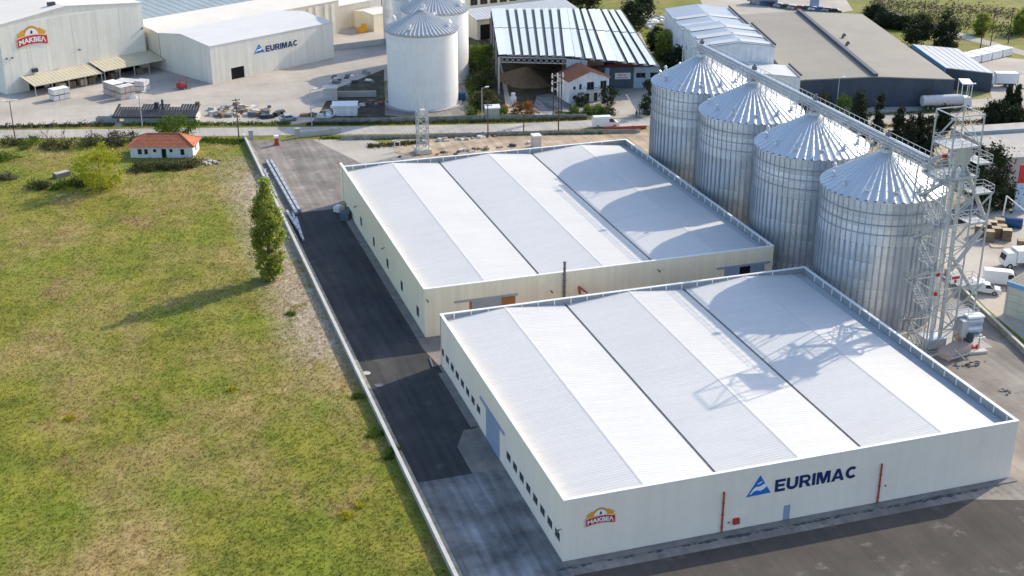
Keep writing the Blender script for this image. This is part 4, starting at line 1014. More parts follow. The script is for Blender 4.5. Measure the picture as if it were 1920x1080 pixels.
# --- white silos behind the road
def white_silo(label, x, y, r, he, ha, m_wall='silo_white', m_roof='roof_pale_grey', NP=52, group='white silos beyond the road'):
    root = thing('storage_silo', label, 'silo', (x, y, 0), 0, group)
    MB().lathe([(r + 0.9, 0), (r + 0.9, 0.3), (r - 0.5, 0.3)], 56).build('plinth', 'concrete', root)
    tiers = 9; hz = (he - 0.3) / tiers
    p0 = MB().lathe([(r, 0), (r, hz)], 72).build('wall_ring', m_wall, root, (0, 0, 0.3), smooth=True)
    for t in range(1, tiers): o = p0.copy(); COL.objects.link(o); o.location = (0, 0, 0.3 + hz * t)
    r0, r1 = r + 0.35, 0.6; da = 2 * math.pi / NP
    pt = lambda rr, a, dz=0.0: (rr * math.cos(a), rr * math.sin(a), he + (ha - he) * (r0 - rr) / (r0 - r1) + dz)
    rows = (r0, 5.0, r1); cols = ((0, 0), (0.10, 0.24), (0.28, 0.24), (0.38, 0), (1, 0))
    vs = [pt(q, c * da, hh * (0.25 + 0.75 * q / r0)) for q in rows for c, hh in cols]; k = 5
    p = MB().add(vs, [(i * k + j, i * k + j + 1, (i + 1) * k + j + 1, (i + 1) * k + j) for i in range(2) for j in range(4)]).build('roof_panel', m_roof, root)
    for i in range(1, NP): o = p.copy(); COL.objects.link(o); o.rotation_euler = (0, 0, da * i)
    MB().lathe([(r + 0.02, he - 0.5), (r0, he - 0.05), (r0, he)], 72).build('eave_ring', m_roof, root)
    MB().lathe([(0.62, ha - 0.1), (0.62, ha + 0.3), (0, ha + 0.5)], 20).build('cap', m_roof, root)
    v0 = None
    for i in range(4):
        a = R(-38 + 90 * i); q = pt(r * 0.82, a, 0.0)
        if v0 is None: v0 = MB().tube((0, 0, 0), (0, 0, 1.0), 0.4, n=10).tube((0, 0, 0.9), (0.5, 0, 1.25), 0.45, 0.5, n=10).build('roof_vent', m_wall, root, q, a)
        else: o = v0.copy(); COL.objects.link(o); o.location = q; o.rotation_euler = (0, 0, a)
    lad = MB()
    for s in (-0.3, 0.3): lad.bar((r + 0.4, s, 0.3), (r + 0.4, s, he + 0.6), 0.08)
    for z in np.arange(0.8, he, 0.6): lad.bar((r + 0.4, -0.3, z), (r + 0.4, 0.3, z), 0.06)
    lad.build('ladder', m_wall, root, rz=R(24))
    return root
white_silo('big white cylindrical silo with a ribbed cone roof beyond the road', 77.3, 310.5, 8.55, 18.3, 22.6)
white_silo('white cone-roofed silo half hidden behind the big white one', 86.5, 333.0, 8.55, 18.3, 22.6)
white_silo('grey steel silo whose left edge shows beside the rear white silo', 90.5, 376.0, 8.0, 23.5, 27, 'galvanised', 'galvanised', 40, 'grey silos at the top edge')
white_silo('grey steel silo whose right edge shows beside the rear white silo', 92.3, 350.5, 7.0, 20, 23, 'galvanised', 'galvanised', 40, 'grey silos at the top edge')

# --- beige workshop with a dark doorway and, behind it, a flat block
wA = math.atan2(*(at(1000, 40)[i] - at(881, 68)[i] for i in (1, 0))) if False else R(-8)
bw = hall('workshop', 'small beige workshop with a pale grey roof and a wide dark doorway', 'workshop', (109.4, 372.5, 0), R(12), 34, 16, 6.0, 7.4, 'x', 'cream_wall', 'roof_pale_grey', 0.5, 0.4, holes=[(1.0, 4.6, 0, 4.4), (6.2, 9.6, 2.0, 5.0)], seam=1.2)
MB().box(1.0, 4.6, 0.31, 0.36, 0, 4.4).build('door_opening', 'opening_dark', bw); MB().box(6.2, 9.6, 0.1, 0.15, 2.0, 5.0).build('shutter', 'door_grey', bw)
fb = hall('flat_block', 'cream block with a row of pale windows at the top edge behind the small workshop', 'building', (108, 400, 0), R(12), 32, 12, 9, 9.3, 'x', 'cream_wall', 'roof_pale_grey', 0.5, 0.1, holes=[(a, a + 2.6, 4.2, 7.5) for a in (8, 11.5, 15, 18.5, 22)], seam=0)
for a in (8, 11.5, 15, 18.5, 22): window(fb, a, 0.08, 4.2, 2.6, 3.3, 'x', 2)

# --- open shed with the striped roof, workshop under it
sh = thing('open_shed', 'open shed with a striped silver roof of slanting panels beside the white silo', 'shed', (97.4, 311.8, 0), R(-11))
FLp, FRp = Vector((0, 0, 9.4)), None
inv = Matrix.Rotation(-R(-11), 4, 'Z')
tl = lambda v: inv @ (Vector(v) - Vector((97.4, 311.8, 0)))
fl, fm, fr = tl(at(935, 103, 10.0)), tl(at(1062, 106, 9.4)), tl(at(1238, 124, 6.8))
bl, bm, br = tl(at(921, 17, 10.0)), tl(at(1052, 16, 9.8)), tl(at(1168, 20, 7.4))
def lerp(a, b, f): return a + (b - a) * f
def edge(f, l, m_, r): return lerp(l, m_, f / 0.48) if f < 0.48 else lerp(m_, r, (f - 0.48) / 0.52)
base = MB(); n = 24
for i in range(n):
    a0, a1, b0, b1 = edge(i / n, fl, fm, fr), edge((i + 1) / n, fl, fm, fr), edge(i / n, bl, bm, br), edge((i + 1) / n, bl, bm, br)
    base.slab([a0 - Vector((0, 0, 0.25)), a1 - Vector((0, 0, 0.25)), b1 - Vector((0, 0, 0.25)), b0 - Vector((0, 0, 0.25))], 0.15)
base.build('roof_deck', 'dark_trim', sh)
NSTR = 17
for i in range(NSTR):
    f0 = i / NSTR; f1 = (i + (0.62 if i not in (8, 12) else 0.95)) / NSTR
    if i == 0: f1 = 1.0 / NSTR
    for k0, k1 in ((0.0, 0.535), (0.55, 1.0)):
        q = [lerp(edge(f0, fl, fm, fr), edge(f0, bl, bm, br), k0), lerp(edge(f1, fl, fm, fr), edge(f1, bl, bm, br), k0), lerp(edge(f1, fl, fm, fr), edge(f1, bl, bm, br), k1), lerp(edge(f0, fl, fm, fr), edge(f0, bl, bm, br), k1)]
        q[1].z += 0.0; q[0].z += 0.10; q[3].z += 0.10; q[1].z += 0.30; q[2].z += 0.30
        MB().slab(q, 0.07).build('roof_panel', 'panel_sky', sh)
for f, l, m_, r in ((0, fl, fm, fr),):
    tr = MB()
    for i in range(12):
        a, b = edge(i / 25, l, m_, r), edge((i + 1) / 25, l, m_, r); dz = Vector((0, 0, 1.3)); e = Vector((0, 0, 0.5))
        tr.bar(a - e, b - e, 0.18); tr.bar(a - dz - e, b - dz - e, 0.18); tr.bar(a - e, b - dz - e, 0.12); tr.bar(b - e, a - dz - e, 0.12)
    tr.build('truss', 'steel_frame', sh)
for p in (fl, lerp(fl, bl, 0.33), lerp(fl, bl, 0.66), bl, lerp(bl, bm, 0.98)):
    MB().bar((p.x, p.y, 0), (p.x, p.y, p.z - 0.6), 0.4).build('post', 'steel_frame', sh)
a, b = fm, lerp(fm, fr, 0.16); MB().add([(a.x, a.y, a.z - 3.2), (b.x + 1.5, b.y, a.z - 3.2), (b.x + 1.5, b.y, b.z - 0.6), (a.x, a.y, a.z - 0.6), (a.x, a.y + 0.2, a.z - 3.2), (b.x + 1.5, b.y + 0.2, a.z - 3.2), (b.x + 1.5, b.y + 0.2, b.z - 0.6), (a.x, a.y + 0.2, a.z - 0.6)], [(0, 1, 2, 3), (7, 6, 5, 4), (0, 4, 5, 1), (1, 5, 6, 2), (2, 6, 7, 3), (3, 7, 4, 0)]).build('front_board', 'roof_pale_grey', sh)
# dark side cladding at the back, then two walls added against the sun
a, b = bl, bm; MB().box(bl.x, br.x, max(bl.y, br.y) - 1.2, max(bl.y, br.y) - 1.0, 0, 6.5).build('back_wall', 'wood_brown', sh)
a, b = lerp(fm, fr, 0.16), lerp(bm, br, 0.10)
MB().add([(a.x, a.y, 0), (b.x, b.y - 1.5, 0), (b.x, b.y - 1.5, b.z - 0.7), (a.x, a.y, a.z - 0.7), (a.x - 0.2, a.y, 0), (b.x - 0.2, b.y - 1.5, 0), (b.x - 0.2, b.y - 1.5, b.z - 0.7), (a.x - 0.2, a.y, a.z - 0.7)], [(0, 1, 2, 3), (7, 6, 5, 4), (0, 4, 5, 1), (1, 5, 6, 2), (2, 6, 7, 3), (3, 7, 4, 0)]).build('side_wall', 'workshop_slate', sh)  # wall added to stop sun entering the shed from the right
a, b = bl, lerp(bm, br, 0.10)
MB().add([(a.x, a.y - 1.6, 0), (b.x, b.y - 1.6, 0), (b.x, b.y - 1.6, b.z - 0.6), (a.x, a.y - 1.6, a.z - 0.6), (a.x, a.y - 1.8, 0), (b.x, b.y - 1.8, 0), (b.x, b.y - 1.8, b.z - 0.6), (a.x, a.y - 1.8, a.z - 0.6)], [(0, 1, 2, 3), (7, 6, 5, 4), (0, 4, 5, 1), (1, 5, 6, 2), (2, 6, 7, 3), (3, 7, 4, 0)]).build('back_sun_block', 'workshop_slate', sh)  # full-height wall added to stop sun entering from behind
# heap of stored grain / soil under the shed
hp = MB(); nn = 14
ring = [[(9 + 8 * k * math.cos(t) * (1 + 0.15 * math.sin(3 * t)), 14 + 10 * k * math.sin(t) * (1 + 0.1 * math.cos(2 * t)), 3.6 * (1 - k) ** 0.8) for t in np.linspace(0, 2 * math.pi, nn, endpoint=False)] for k in (1.0, 0.75, 0.5, 0.25, 0.06)]
vs = [p for r_ in ring for p in r_]
hp.add(vs, [(i * nn + j, i * nn + (j + 1) % nn, (i + 1) * nn + (j + 1) % nn, (i + 1) * nn + j) for i in range(4) for j in range(nn)] + [tuple(4 * nn + j for j in range(nn))])
o = hp.build('earth_heap', 'wood_brown', None, (97.4, 311.8, 0.03), R(-11)); tag(o, 'brown heap of earth inside the open shed', 'heap')
# blue workshop under the right part of the roof
wsA = R(-13)
ws = thing('paint_workshop', 'blue and slate workshop front with a dark red gable under the striped roof', 'workshop', tuple(at(1142, 166)), wsA)
Ls = (at(1236, 166) - at(1142, 166)).length * 1.0; hw = 5.4
wall_mesh(Ls * 0.49, hw, 0.3, []).build('wall', 'workshop_slate', ws)
wall_mesh(Ls * 0.51, hw, 0.3, [(0.6, 3.0, 2.6, 3.9), (4.2, 6.6, 2.6, 3.9)]).build('wall', 'workshop_blue', ws, (Ls * 0.49, 0, 0))
for a in (0.6, 4.2): window(ws, Ls * 0.49 + a, 0.1, 2.6, 2.4, 1.3, 'x', 2)
MB().sweep([(-6.5, hw + 0.01), (Ls + 0.3, hw + 0.01), (Ls * 0.35, hw + 1.5)], -0.25, 0.35).build('gable', 'maroon', ws)
MB().box(-1.2, -0.02, 0.0, 0.3, 0, hw).build('side_pier', 'workshop_blue', ws)
sg = MB().box(1.4, 5.4, -0.10, -0.003, 2.4, 4.0).build('sign_board', 'coping', ws)
MB().box(2.2, 3.2, -0.125, -0.103, 3.35, 3.6).box(3.5, 4.3, -0.125, -0.103, 3.3, 3.5).box(1.9, 4.8, -0.125, -0.103, 2.75, 2.88).build('sign_print', 'logo_red', sg)
MB().box(0, Ls, 9.0, 9.3, 0, hw).build('back_wall', 'workshop_slate', ws); MB().box(Ls - 0.3, Ls, 0.32, 8.98, 0, hw).build('side_wall', 'workshop_blue', ws)

# --- two-storey white house in front of it
hs = hall('white_house', 'two-storey white house with a balcony and a brown tiled hip roof', 'house', (110.9, 298.6, 0), R(4), 10.6, 7.5, 5.6, 7.6, 'y', 'house_white', 'terracotta_dark', 0.52, 0.5, holes=[(1.0, 1.7, 3.4, 4.2), (2.6, 3.3, 3.2, 4.6), (4.7, 6.6, 2.9, 4.9), (1.0, 1.8, 0.9, 1.9), (4.2, 5.4, 0, 2.1), (6.6, 7.6, 0, 2.1), (8.3, 10.0, 2.9, 4.9)], seam=0.5)
for a, z, w_, h_ in ((1.0, 3.4, 0.7, 0.8), (2.6, 3.2, 0.7, 1.4), (4.7, 2.9, 1.9, 2.0), (1.0, 0.9, 0.8, 1.0), (4.2, 0, 1.2, 2.1), (6.6, 0, 1.0, 2.1), (8.3, 2.9, 1.7, 2.0)): window(hs, a, 0.1, z, w_, h_, 'x', 2 if w_ > 1 else 1)
bal = MB().box(3.9, 8.0, -1.3, -0.002, 2.55, 2.75).build('balcony', 'house_white', hs)
rl = MB()
for x in np.arange(3.95, 8.0, 0.34): rl.bar((x, -1.25, 2.75), (x, -1.25, 3.75), 0.05)
rl.bar((3.95, -1.25, 3.75), (8.0, -1.25, 3.75), 0.07); rl.bar((3.95, -1.25, 3.75), (3.95, 0, 3.75), 0.07); rl.bar((8.0, -1.25, 3.75), (8.0, 0, 3.75), 0.07)
rl.build('railing', 'dark_trim', bal)

# --- white stepped building and its lower annex behind the silos
up = Vector((0, 0, 1))
sa = at(1318, 88, 13); sb = at(1452, 86, 13); sc_ = at(1283, 48, 13)
ang = math.atan2(sb.y - sa.y, sb.x - sa.x); Wd = (sb - sa).length
SA = R(-14.0)
wb = hall('stepped_building', 'tall white building with pale blue banded roof behind the far silo', 'building', (sa.x, sa.y, 0), SA, 17.8, 25.0, 12.8, 13.8, 'y', 'house_white', 'roof_blue_pale', 0.52, 0.15, seam=0, lholes=[(a, a + 0.9, 7.5, 8.8) for a in (4, 11, 18)])
for a in (4, 11, 18): window(wb, 0.1, 25.0 - 0.3 - a, 7.5, 0.9, 1.3, 'y', 1)
for k in range(4): MB().box(0.3, 17.5, 2.0 + 6 * k, 4.6 + 6 * k, 0, 0.05) if False else None
def bands(root, W, D, h, ridge, rp, ys):
    rx = W * rp
    for y0, y1 in ys:
        for (xa, za, xb, zb) in ((0.3, h, rx - 0.3, ridge), (W - 0.3, h, rx + 0.3, ridge)):
            zz = 0.30
            q = [(xa, y0, za + zz), (xb, y0, zb + zz), (xb, y1, zb + zz), (xa, y1, za + zz)]
            if xa > xb: q = q[::-1]
            MB().slab(q, 0.05).build('roof_band', 'roof_pale_grey', root)
bands(wb, 17.8, 25, 12.8, 13.8, 0.52, ((1.0, 4.0), (8.5, 12.0), (17.0, 20.5)))
Vx = Vector((-math.sin(SA), math.cos(SA), 0)); Vr = Vector((math.cos(SA), math.sin(SA), 0))
p = Vector((sa.x, sa.y, 0)) + Vx * 25.2 - Vr * 0.2
wb2 = hall('stepped_building', 'lower rear wing of the white building, blue-grey roof with one pale half', 'building', tuple(p), SA, 18.0, 27.0, 11.8, 12.8, 'y', 'house_white', 'roof_blue_pale', 0.5, 0.15, seam=0, lholes=[(a, a + 0.9, 6.5, 7.8) for a in (5, 12, 19)])
for a in (5, 12, 19): window(wb2, 0.1, 27.0 - 0.3 - a, 6.5, 0.9, 1.3, 'y', 1)
bands(wb2, 18, 27, 11.8, 12.8, 0.5, ((2, 5), (11, 14)))
p = Vector((sa.x, sa.y, 0)) - Vx * 11.5 + Vr * 3.0
wb3 = hall('stepped_building', 'low white front annex of the tall white building, next to the dark hall', 'building', tuple(p), SA, 18.5, 11.2, 8.0, 9.0, 'y', 'house_white', 'roof_pale_grey', 0.42, 0.15, seam=0)
for r_, W_, D_, h_ in ((wb, 17.8, 25, 13.1), (wb2, 18, 27, 12.1), (wb3, 18.5, 11.2, 8.3)): MB().box(W_ - 0.1, W_ + 0.25, -0.1, D_, h_, h_ + 0.45).build('gutter', 'dark_trim', r_)

# --- dark hall with the two-part taupe roof
c0, c1, c2 = at(1485, 152, 6.5), at(1640, 145, 7.4), at(1790, 150, 6.5)
d0, d1, d2 = at(1385, 28, 6.5), at(1495, 22, 7.4), at(1617, 27, 6.5)
dh = thing('dark_hall', 'large dark blue hall with a taupe roof in two halves', 'warehouse', (c0.x, c0.y, 0))
O = Vector((c0.x, c0.y, 0)); q = lambda v, dz=0: Vector(v) - O + Vector((0, 0, dz))
def quad_wall(a, b, n):
    for i in range(n):
        p_, r_ = a.lerp(b, i / n), a.lerp(b, (i + 1) / n); g_ = (r_ - p_) * 0.004
        d = (r_ - p_).normalized(); nrm = Vector((d.y, -d.x, 0)) * 0.15
        p_, r_ = p_ + g_, r_ - g_
        MB().add([(p_.x, p_.y, 0), (r_.x, r_.y, 0), (r_.x, r_.y, r_.z - 0.05), (p_.x, p_.y, p_.z - 0.05), (p_.x - nrm.x, p_.y - nrm.y, 0), (r_.x - nrm.x, r_.y - nrm.y, 0), (r_.x - nrm.x, r_.y - nrm.y, r_.z - 0.05), (p_.x - nrm.x, p_.y - nrm.y, p_.z - 0.05)],
                 [(0, 1, 2, 3), (7, 6, 5, 4), (0, 4, 5, 1), (1, 5, 6, 2), (2, 6, 7, 3), (3, 7, 4, 0)]).build('wall_panel', 'dark_cladding', dh)
quad_wall(q(c0), q(c1), 8); quad_wall(q(c1), q(c2), 8); quad_wall(q(c2), q(d2), 6); quad_wall(q(d0), q(c0), 6); quad_wall(q(d2), q(d1), 3); quad_wall(q(d1), q(d0), 3)
ribbed_slab(q(d0, 0.1), q(c0, 0.1), q(c1, 0.1), q(d1, 0.1), 0.25, 0).build('roof_slope', 'roof_taupe', dh)
ribbed_slab(q(c2, 0.1), q(d2, 0.1), q(d1, 0.1), q(c1, 0.1), 0.25, 0).build('roof_slope', 'roof_taupe', dh)
a, b = q(c1, 0.102), q(d1, 0.102); w_ = Vector((0.9, 0, 0))
MB().slab([a - w_ * 0.2, a + w_, b + w_, b - w_ * 0.2], -0.75).build('ridge_box', 'dark_cladding', dh)
for a, b in ((c0, c1), (c1, c2)): MB().bar(q(a, 0.12), q(b, 0.12), 0.3, 0.25).build('roof_edge', 'roof_taupe', dh)
for u, v in ((1580, 73), (1587, 88)):
    p = q(at(u, v, 7.0)); mb = MB(); mb.tube((p.x, p.y, p.z), (p.x, p.y, p.z + 0.8), 0.35, n=10); mb.tube((p.x, p.y, p.z + 0.75), (p.x + 0.6, p.y, p.z + 1.2), 0.4, 0.5, n=10); mb.build('roof_cowl', 'steel_dark', dh)
# grey hall next to it
c0, c1 = at(1774, 128, 5.2), at(1862, 138, 4.8); d0, d1 = at(1712, 84, 5.2), at(1796, 92, 4.8)
gh = thing('grey_hall', 'smaller slate-walled hall with a light grey roof right of the dark hall', 'warehouse', (c0.x, c0.y, 0)); O = Vector((c0.x, c0.y, 0)); dh_ = dh; dh = gh
quad_wall(q(c0), q(c1), 5); quad_wall(q(c1), q(d1), 5); quad_wall(q(d0), q(c0), 5); quad_wall(q(d1), q(d0), 4)
ribbed_slab(q(c0, 0.15), q(c1, 0.15), q(d1, 0.15), q(d0, 0.15), 0.25, 1.5).build('roof_slope', 'roof_pale_grey', gh)
a, b = q(c0), q(d0); MB().add([(a.x - 0.25, a.y, a.z - 1.0), (b.x - 0.25, b.y, b.z - 1.0), (b.x - 0.25, b.y, b.z + 0.2), (a.x - 0.25, a.y, a.z + 0.2), (a.x - 0.05, a.y, a.z - 1.0), (b.x - 0.05, b.y, b.z - 1.0), (b.x - 0.05, b.y, b.z + 0.2), (a.x - 0.05, a.y, a.z + 0.2)], [(0, 3, 2, 1), (4, 5, 6, 7), (0, 1, 5, 4), (1, 2, 6, 5), (2, 3, 7, 6), (3, 0, 4, 7)]).build('fascia', 'trim_blue', gh)
# little white porch at the corner between the halls
p = at(1795, 200); pc = thing('entrance_canopy', 'small white flat canopy on thin posts at the corner of the dark hall', 'canopy', (p.x + 0.8, p.y + 0.3, 0), R(-24))
MB().box(0, 2.6, 0, 5.0, 5.3, 5.6).build('canopy_roof', 'coping', pc)
for x, y in ((0.15, 0.15), (2.45, 0.15), (0.15, 4.8), (2.45, 4.8)): MB().bar((x, y, 0), (x, y, 5.3), 0.16).build('post', 'coping', pc)

# --- flat-roofed building at the right edge, with the red board
c0 = at(1888, 298, 6.5)
rb = thing('flat_roof_building', 'pinkish flat-roofed building with a red and blue board at the right edge', 'building', (c0.x, c0.y, 0), R(-6))
wall_mesh(40, 6.3, 0.3, []).build('wall', 'pink_wall', rb); wall_mesh(21.4, 6.3, 0.3, []).build('wall', 'pink_wall', rb, (0, 21.7, 0), -math.pi / 2); wall_mesh(40, 6.3, 0.3, []).build('wall', 'pink_wall', rb, (0, 21.7, 0)); wall_mesh(21.4, 6.3, 0.3, []).build('wall', 'pink_wall', rb, (40, 0.3, 0), math.pi / 2)
MB().box(-0.15, 40.15, -0.15, 22.15, 6.303, 6.75).build('roof_slab', 'concrete', rb)
MB().box(-0.2, 40.2, 15.5, 16.4, 6.753, 7.5).build('roof_upstand', 'roof_blue_grey', rb)
pr = thing('advert_board', 'red and pale blue upright board in front of the pinkish building', 'sign', tuple(at(1912, 395)), R(-14))
MB().box(-1.2, 2.4, -0.15, 0.15, 5.6, 9.2).build('red_board', 'red_paint', pr); MB().box(-1.4, 2.4, -0.2, 0.2, 0, 5.58).build('blue_board', 'workshop_blue', pr); MB().box(0.6, 2.0, -0.24, -0.202, 2.0, 3.6).build('dark_print', 'logo_navy', pr)

# --- hut at the right edge by the vans
c0 = at(1884, 590)
ht = thing('cladded_shed', 'pale green clad shed with a blue eave at the right edge by the white vans', 'shed', (c0.x, c0.y, 0), R(-68))
k = 4; hh = 5.0
for i in range(k):
    for j in range(8): MB().box(j * 2.0 + 0.01, j * 2.0 + 1.99, 0, 0.1, hh * i / k + 0.02, hh * (i + 1) / k - 0.02).build('cladding_panel', 'pale_green_clad', ht)
MB().box(-0.3, -0.02, -0.05, 0.25, 0, hh + 0.5).build('corner_post', 'concrete_pale', ht)
MB().box(0, 16, 0.11, 9.0, 0.0, hh - 0.02).build('core', 'pale_green_clad', ht)
MB().box(-0.3, 16.2, -0.35, -0.02, hh, hh + 0.75).build('eave_fascia', 'trim_blue', ht)
ribbed_slab((-0.3, -0.02, hh + 0.7), (16.2, -0.02, hh + 0.7), (16.2, 9.2, hh + 1.5), (-0.3, 9.2, hh + 1.5), 0.2, 0.6).build('roof_slope', 'roof_taupe', ht)
MB().box(-0.42, -0.31, -0.1, 0.3, hh - 1.2, hh + 0.4).build('red_plate', 'red_paint', ht); MB().box(-0.5, -0.1, -0.3, 0.28, 0, 0.35).build('kick_block', 'red_paint', ht) if False else None

# --- cottage with the red hipped roof in the field
cA = math.atan2(282.4 - 286.4, 19.1 - 6.6)
ct = thing('cottage', 'low white cottage with a red tiled hipped roof at the field edge', 'house', (6.5, 286.4, 0), cA)
Wc, Dc, hc = 13.4, 6.2, 2.5
ch = [(1.6, 2.5, 0.75, 1.95), (3.0, 3.8, 0.75, 1.95), (4.9, 5.6, 1.2, 1.95), (6.7, 7.7, 0, 2.0), (8.4, 9.1, 1.2, 1.95), (10.7, 11.6, 0.6, 1.95)]
wall_mesh(Wc, hc, 0.3, ch).build('wall', 'house_white', ct); wall_mesh(Dc - 0.6, hc, 0.3, [(2.2, 3.4, 0.7, 1.9)]).build('wall', 'house_white', ct, (Wc, 0.3, 0), math.pi / 2)
wall_mesh(Dc - 0.6, hc, 0.3, []).build('wall', 'house_white', ct, (0, Dc - 0.3, 0), -math.pi / 2); wall_mesh(Wc, hc, 0.3, []).build('wall', 'house_white', ct, (0, Dc - 0.3, 0))
for i, (a, b, z0, z1) in enumerate(ch):
    if i == 3: MB().box(a, b, 0.2, 0.25, z0, z1).build('doorway', 'opening_dark', ct)
    else: window(ct, a, 0.12, z0, b - a, z1 - z0, 'x', 1)
o_ = 0.55; rz_ = 4.5; e0, e1, e2, e3 = (-o_, -o_, hc), (Wc + o_, -o_, hc), (Wc + o_, Dc + o_, hc), (-o_, Dc + o_, hc); r0, r1 = (3.2, Dc / 2, rz_), (Wc - 3.2, Dc / 2, rz_)
def tiled(name, quadpts, rows, cols):
    a, b, c, d = map(Vector, quadpts); mb = MB(); nrm = (b - a).cross(d - a).normalized()
    for i in range(rows):
        f0, f1 = i / rows, (i + 1) / rows + 0.01
        p0, p1, p2, p3 = a.lerp(d, f0), b.lerp(c, f0), b.lerp(c, f1), a.lerp(d, f1)
        p0 = p0 + nrm * 0.07; p1 = p1 + nrm * 0.07
        mb.slab([p0, p1, p2, p3], 0.06)
    return mb.build(name, 'terracotta', ct)
tiled('roof_slope', (e0, e1, r1, r0), 10, 0); tiled('roof_slope', (e2, e3, r0, r1), 10, 0); tiled('roof_slope', (e1, e2, r1, r1), 10, 0); tiled('roof_slope', (e3, e0, r0, r0), 10, 0)
for a, b in ((e0, r0), (e1, r1), (e2, r1), (e3, r0), (r0, r1)): MB().tube(Vector(a) + up * 0.05, Vector(b) + up * 0.08, 0.13, n=8).build('ridge_tile', 'terracotta', ct)

# --- black-roofed low shed beside the factory yard
p0, p1 = at(215, 231), at(367, 231); bA = math.atan2(p1.y - p0.y, p1.x - p0.x); Lb = (p1 - p0).length
bs = thing('low_shed', 'long low shed with a black corrugated roof beside the road', 'shed', tuple(p0), bA)
wall_mesh(Lb, 1.7, 0.2, [(0.6, 2.2, 0.2, 1.3)]).build('wall', 'concrete', bs); wall_mesh(5.2, 1.7, 0.2, []).build('wall', 'concrete_pale', bs, (Lb, 0.2, 0), math.pi / 2); wall_mesh(Lb, 1.7, 0.2, []).build('wall', 'concrete', bs, (0, 5.4, 0))
MB().sweep([(0, 0), (5.2, 0), (5.2, 2.5), (0, 1.7)], 0, 0.2).build('gable', 'concrete_pale', bs, (Lb, 0.2, 0), math.pi / 2) if False else None
NB = 30
for i in range(NB):
    x0_, x1_ = -0.3 + (Lb + 0.6) * i / NB, -0.3 + (Lb + 0.6) * (i + 1) / NB
    d = 5.9 if not (0.02 < i / NB < 0.28 or 0.62 < i / NB < 0.74) else 4.4
    a = (x0_, -0.4, 1.75); b_ = (x1_ - 0.12, -0.4, 1.75); zt = 1.75 + 0.2 * (d + 0.4)
    MB().slab([a, b_, (x1_ - 0.12, d, zt), (x0_, d, zt)], 0.09).build('roof_sheet', 'dark_metal_roof', bs)
MB().box(-0.3, Lb + 0.3, -0.55, -0.38, 1.35, 1.75).build('gutter', 'dark_trim', bs)
MB().tube((Lb * 0.56, 3.8, 2.2), (Lb * 0.56, 3.8, 4.6), 0.28, n=8).build('chimney', 'dark_trim', bs); mb = MB(); mb.box(Lb * 0.46, Lb * 0.51, 3.4, 4.4, 2.4, 3.9); mb.build('roof_box', 'dark_trim', bs); MB().box(Lb - 0.9, Lb + 0.1, 4.6, 5.6, 2.9, 3.7).build('roof_box', 'wood_brown', bs)
tag(MB().box(-2.6, 2.6, -0.9, 0.9, 0, 1.1).box(-2.2, 1.2, -0.6, 0.6, 1.1, 1.5).build('concrete_block', 'concrete', None, tuple(at(203, 228)), bA), 'grey concrete bunker at the left end of the black-roofed shed', 'concrete block')

# --- small white hut and clutter left of the white silo
p = at(650, 216); wh = hall('white_hut', 'small white hut with a flat sloping roof amid junk left of the white silo', 'hut', (p.x - 3.2, p.y, 0), R(-14), 5.6, 4.0, 2.5, 2.8, 'x', 'house_white', 'coping', 0.6, 0.25, seam=0)
p = at(620, 186); gb = MB().box(-1.7, 1.7, -1.5, 1.5, 0, 3.0).box(-1.85, 1.85, -1.65, 1.65, 3.0, 3.15).build('kiosk', 'concrete_pale', None, tuple(p), R(-10)); tag(gb, 'pale square kiosk standing behind the small white hut', 'kiosk')
p = at(660, 182); tag(MB().box(-6, 6, -0.25, 0.25, 0, 1.5).build('garden_wall', 'concrete', None, tuple(p), R(-14)), 'low grey wall running from the square kiosk towards the white silo', 'wall')
# ================================================================== boundary walls and fences
fw = thing('boundary_wall', 'long low concrete wall between the meadow and the asphalt lane', 'wall', (31.35, 60, 0))
seg = None
for i in range(39):
    y = 6.0 * i; 
    if 60 + y > 291: break
    hgt = 0.95
    if seg is None:
        seg = MB().box(0, 0.3, 0.02, 5.98, -0.3, hgt).build('wall_panel', 'concrete', fw)
        cop = MB().box(-0.08, 0.38, 0.0, 5.99, hgt + 0.002, hgt + 0.10).build('coping', 'concrete_pale', fw)
        fp = MB().bar((0.15, 3, hgt + 0.1), (0.15, 3, hgt + 0.45), 0.06).build('post', 'steel_frame', fw)
    else:
        for o0 in (seg, cop): o = o0.copy(); COL.objects.link(o); o.location = (0, y, 0)
kb = MB().box(31.72, 32.45, 60, 291, 0.0, 0.32).build('verge_slab', 'concrete_mossy'); tag(kb, 'mossy concrete strip between the low boundary wall and the asphalt lane', 'slab')
# right yard wall
pr = [at(1772, 512), at(1800, 545), at(1835, 582), at(1880, 625), at(1925, 668), at(1990, 728)]
rw = thing('yard_wall', 'dark low wall dividing the tower yard from the parking yard with white vans', 'wall')
for a, b in zip(pr[:-1], pr[1:]):
    MB().bar((a.x, a.y, 0.35), (b.x, b.y, 0.35), 0.35, 1.1).build('wall_panel', 'concrete_mossy', rw)
    MB().bar((a.x, a.y, 0.96), (b.x, b.y, 0.96), 0.45, 0.1).build('coping', 'concrete_pale', rw)
kerbp = [at(1845, 600), at(1885, 640), at(1925, 682)]
for a, b in zip(kerbp[:-1], kerbp[1:]): pass
def road_barrier(name, label, pts, h, material, cat='fence', posts=True, step=3.0):
    r = thing(name, label, cat)
    for a, b in zip(pts[:-1], pts[1:]):
        L_ = (b - a).length; k = max(1, int(L_ / step))
        for i in range(k):
            p, q_ = a.lerp(b, i / k), a.lerp(b, (i + 1) / k)
            MB().bar((p.x, p.y, h * 0.5), (q_.x, q_.y, h * 0.5), 0.12, h).build('panel', material, r)
            if posts: MB().bar((p.x, p.y, 0), (p.x, p.y, h * 1.2), 0.16).build('post', material, r)
    return r
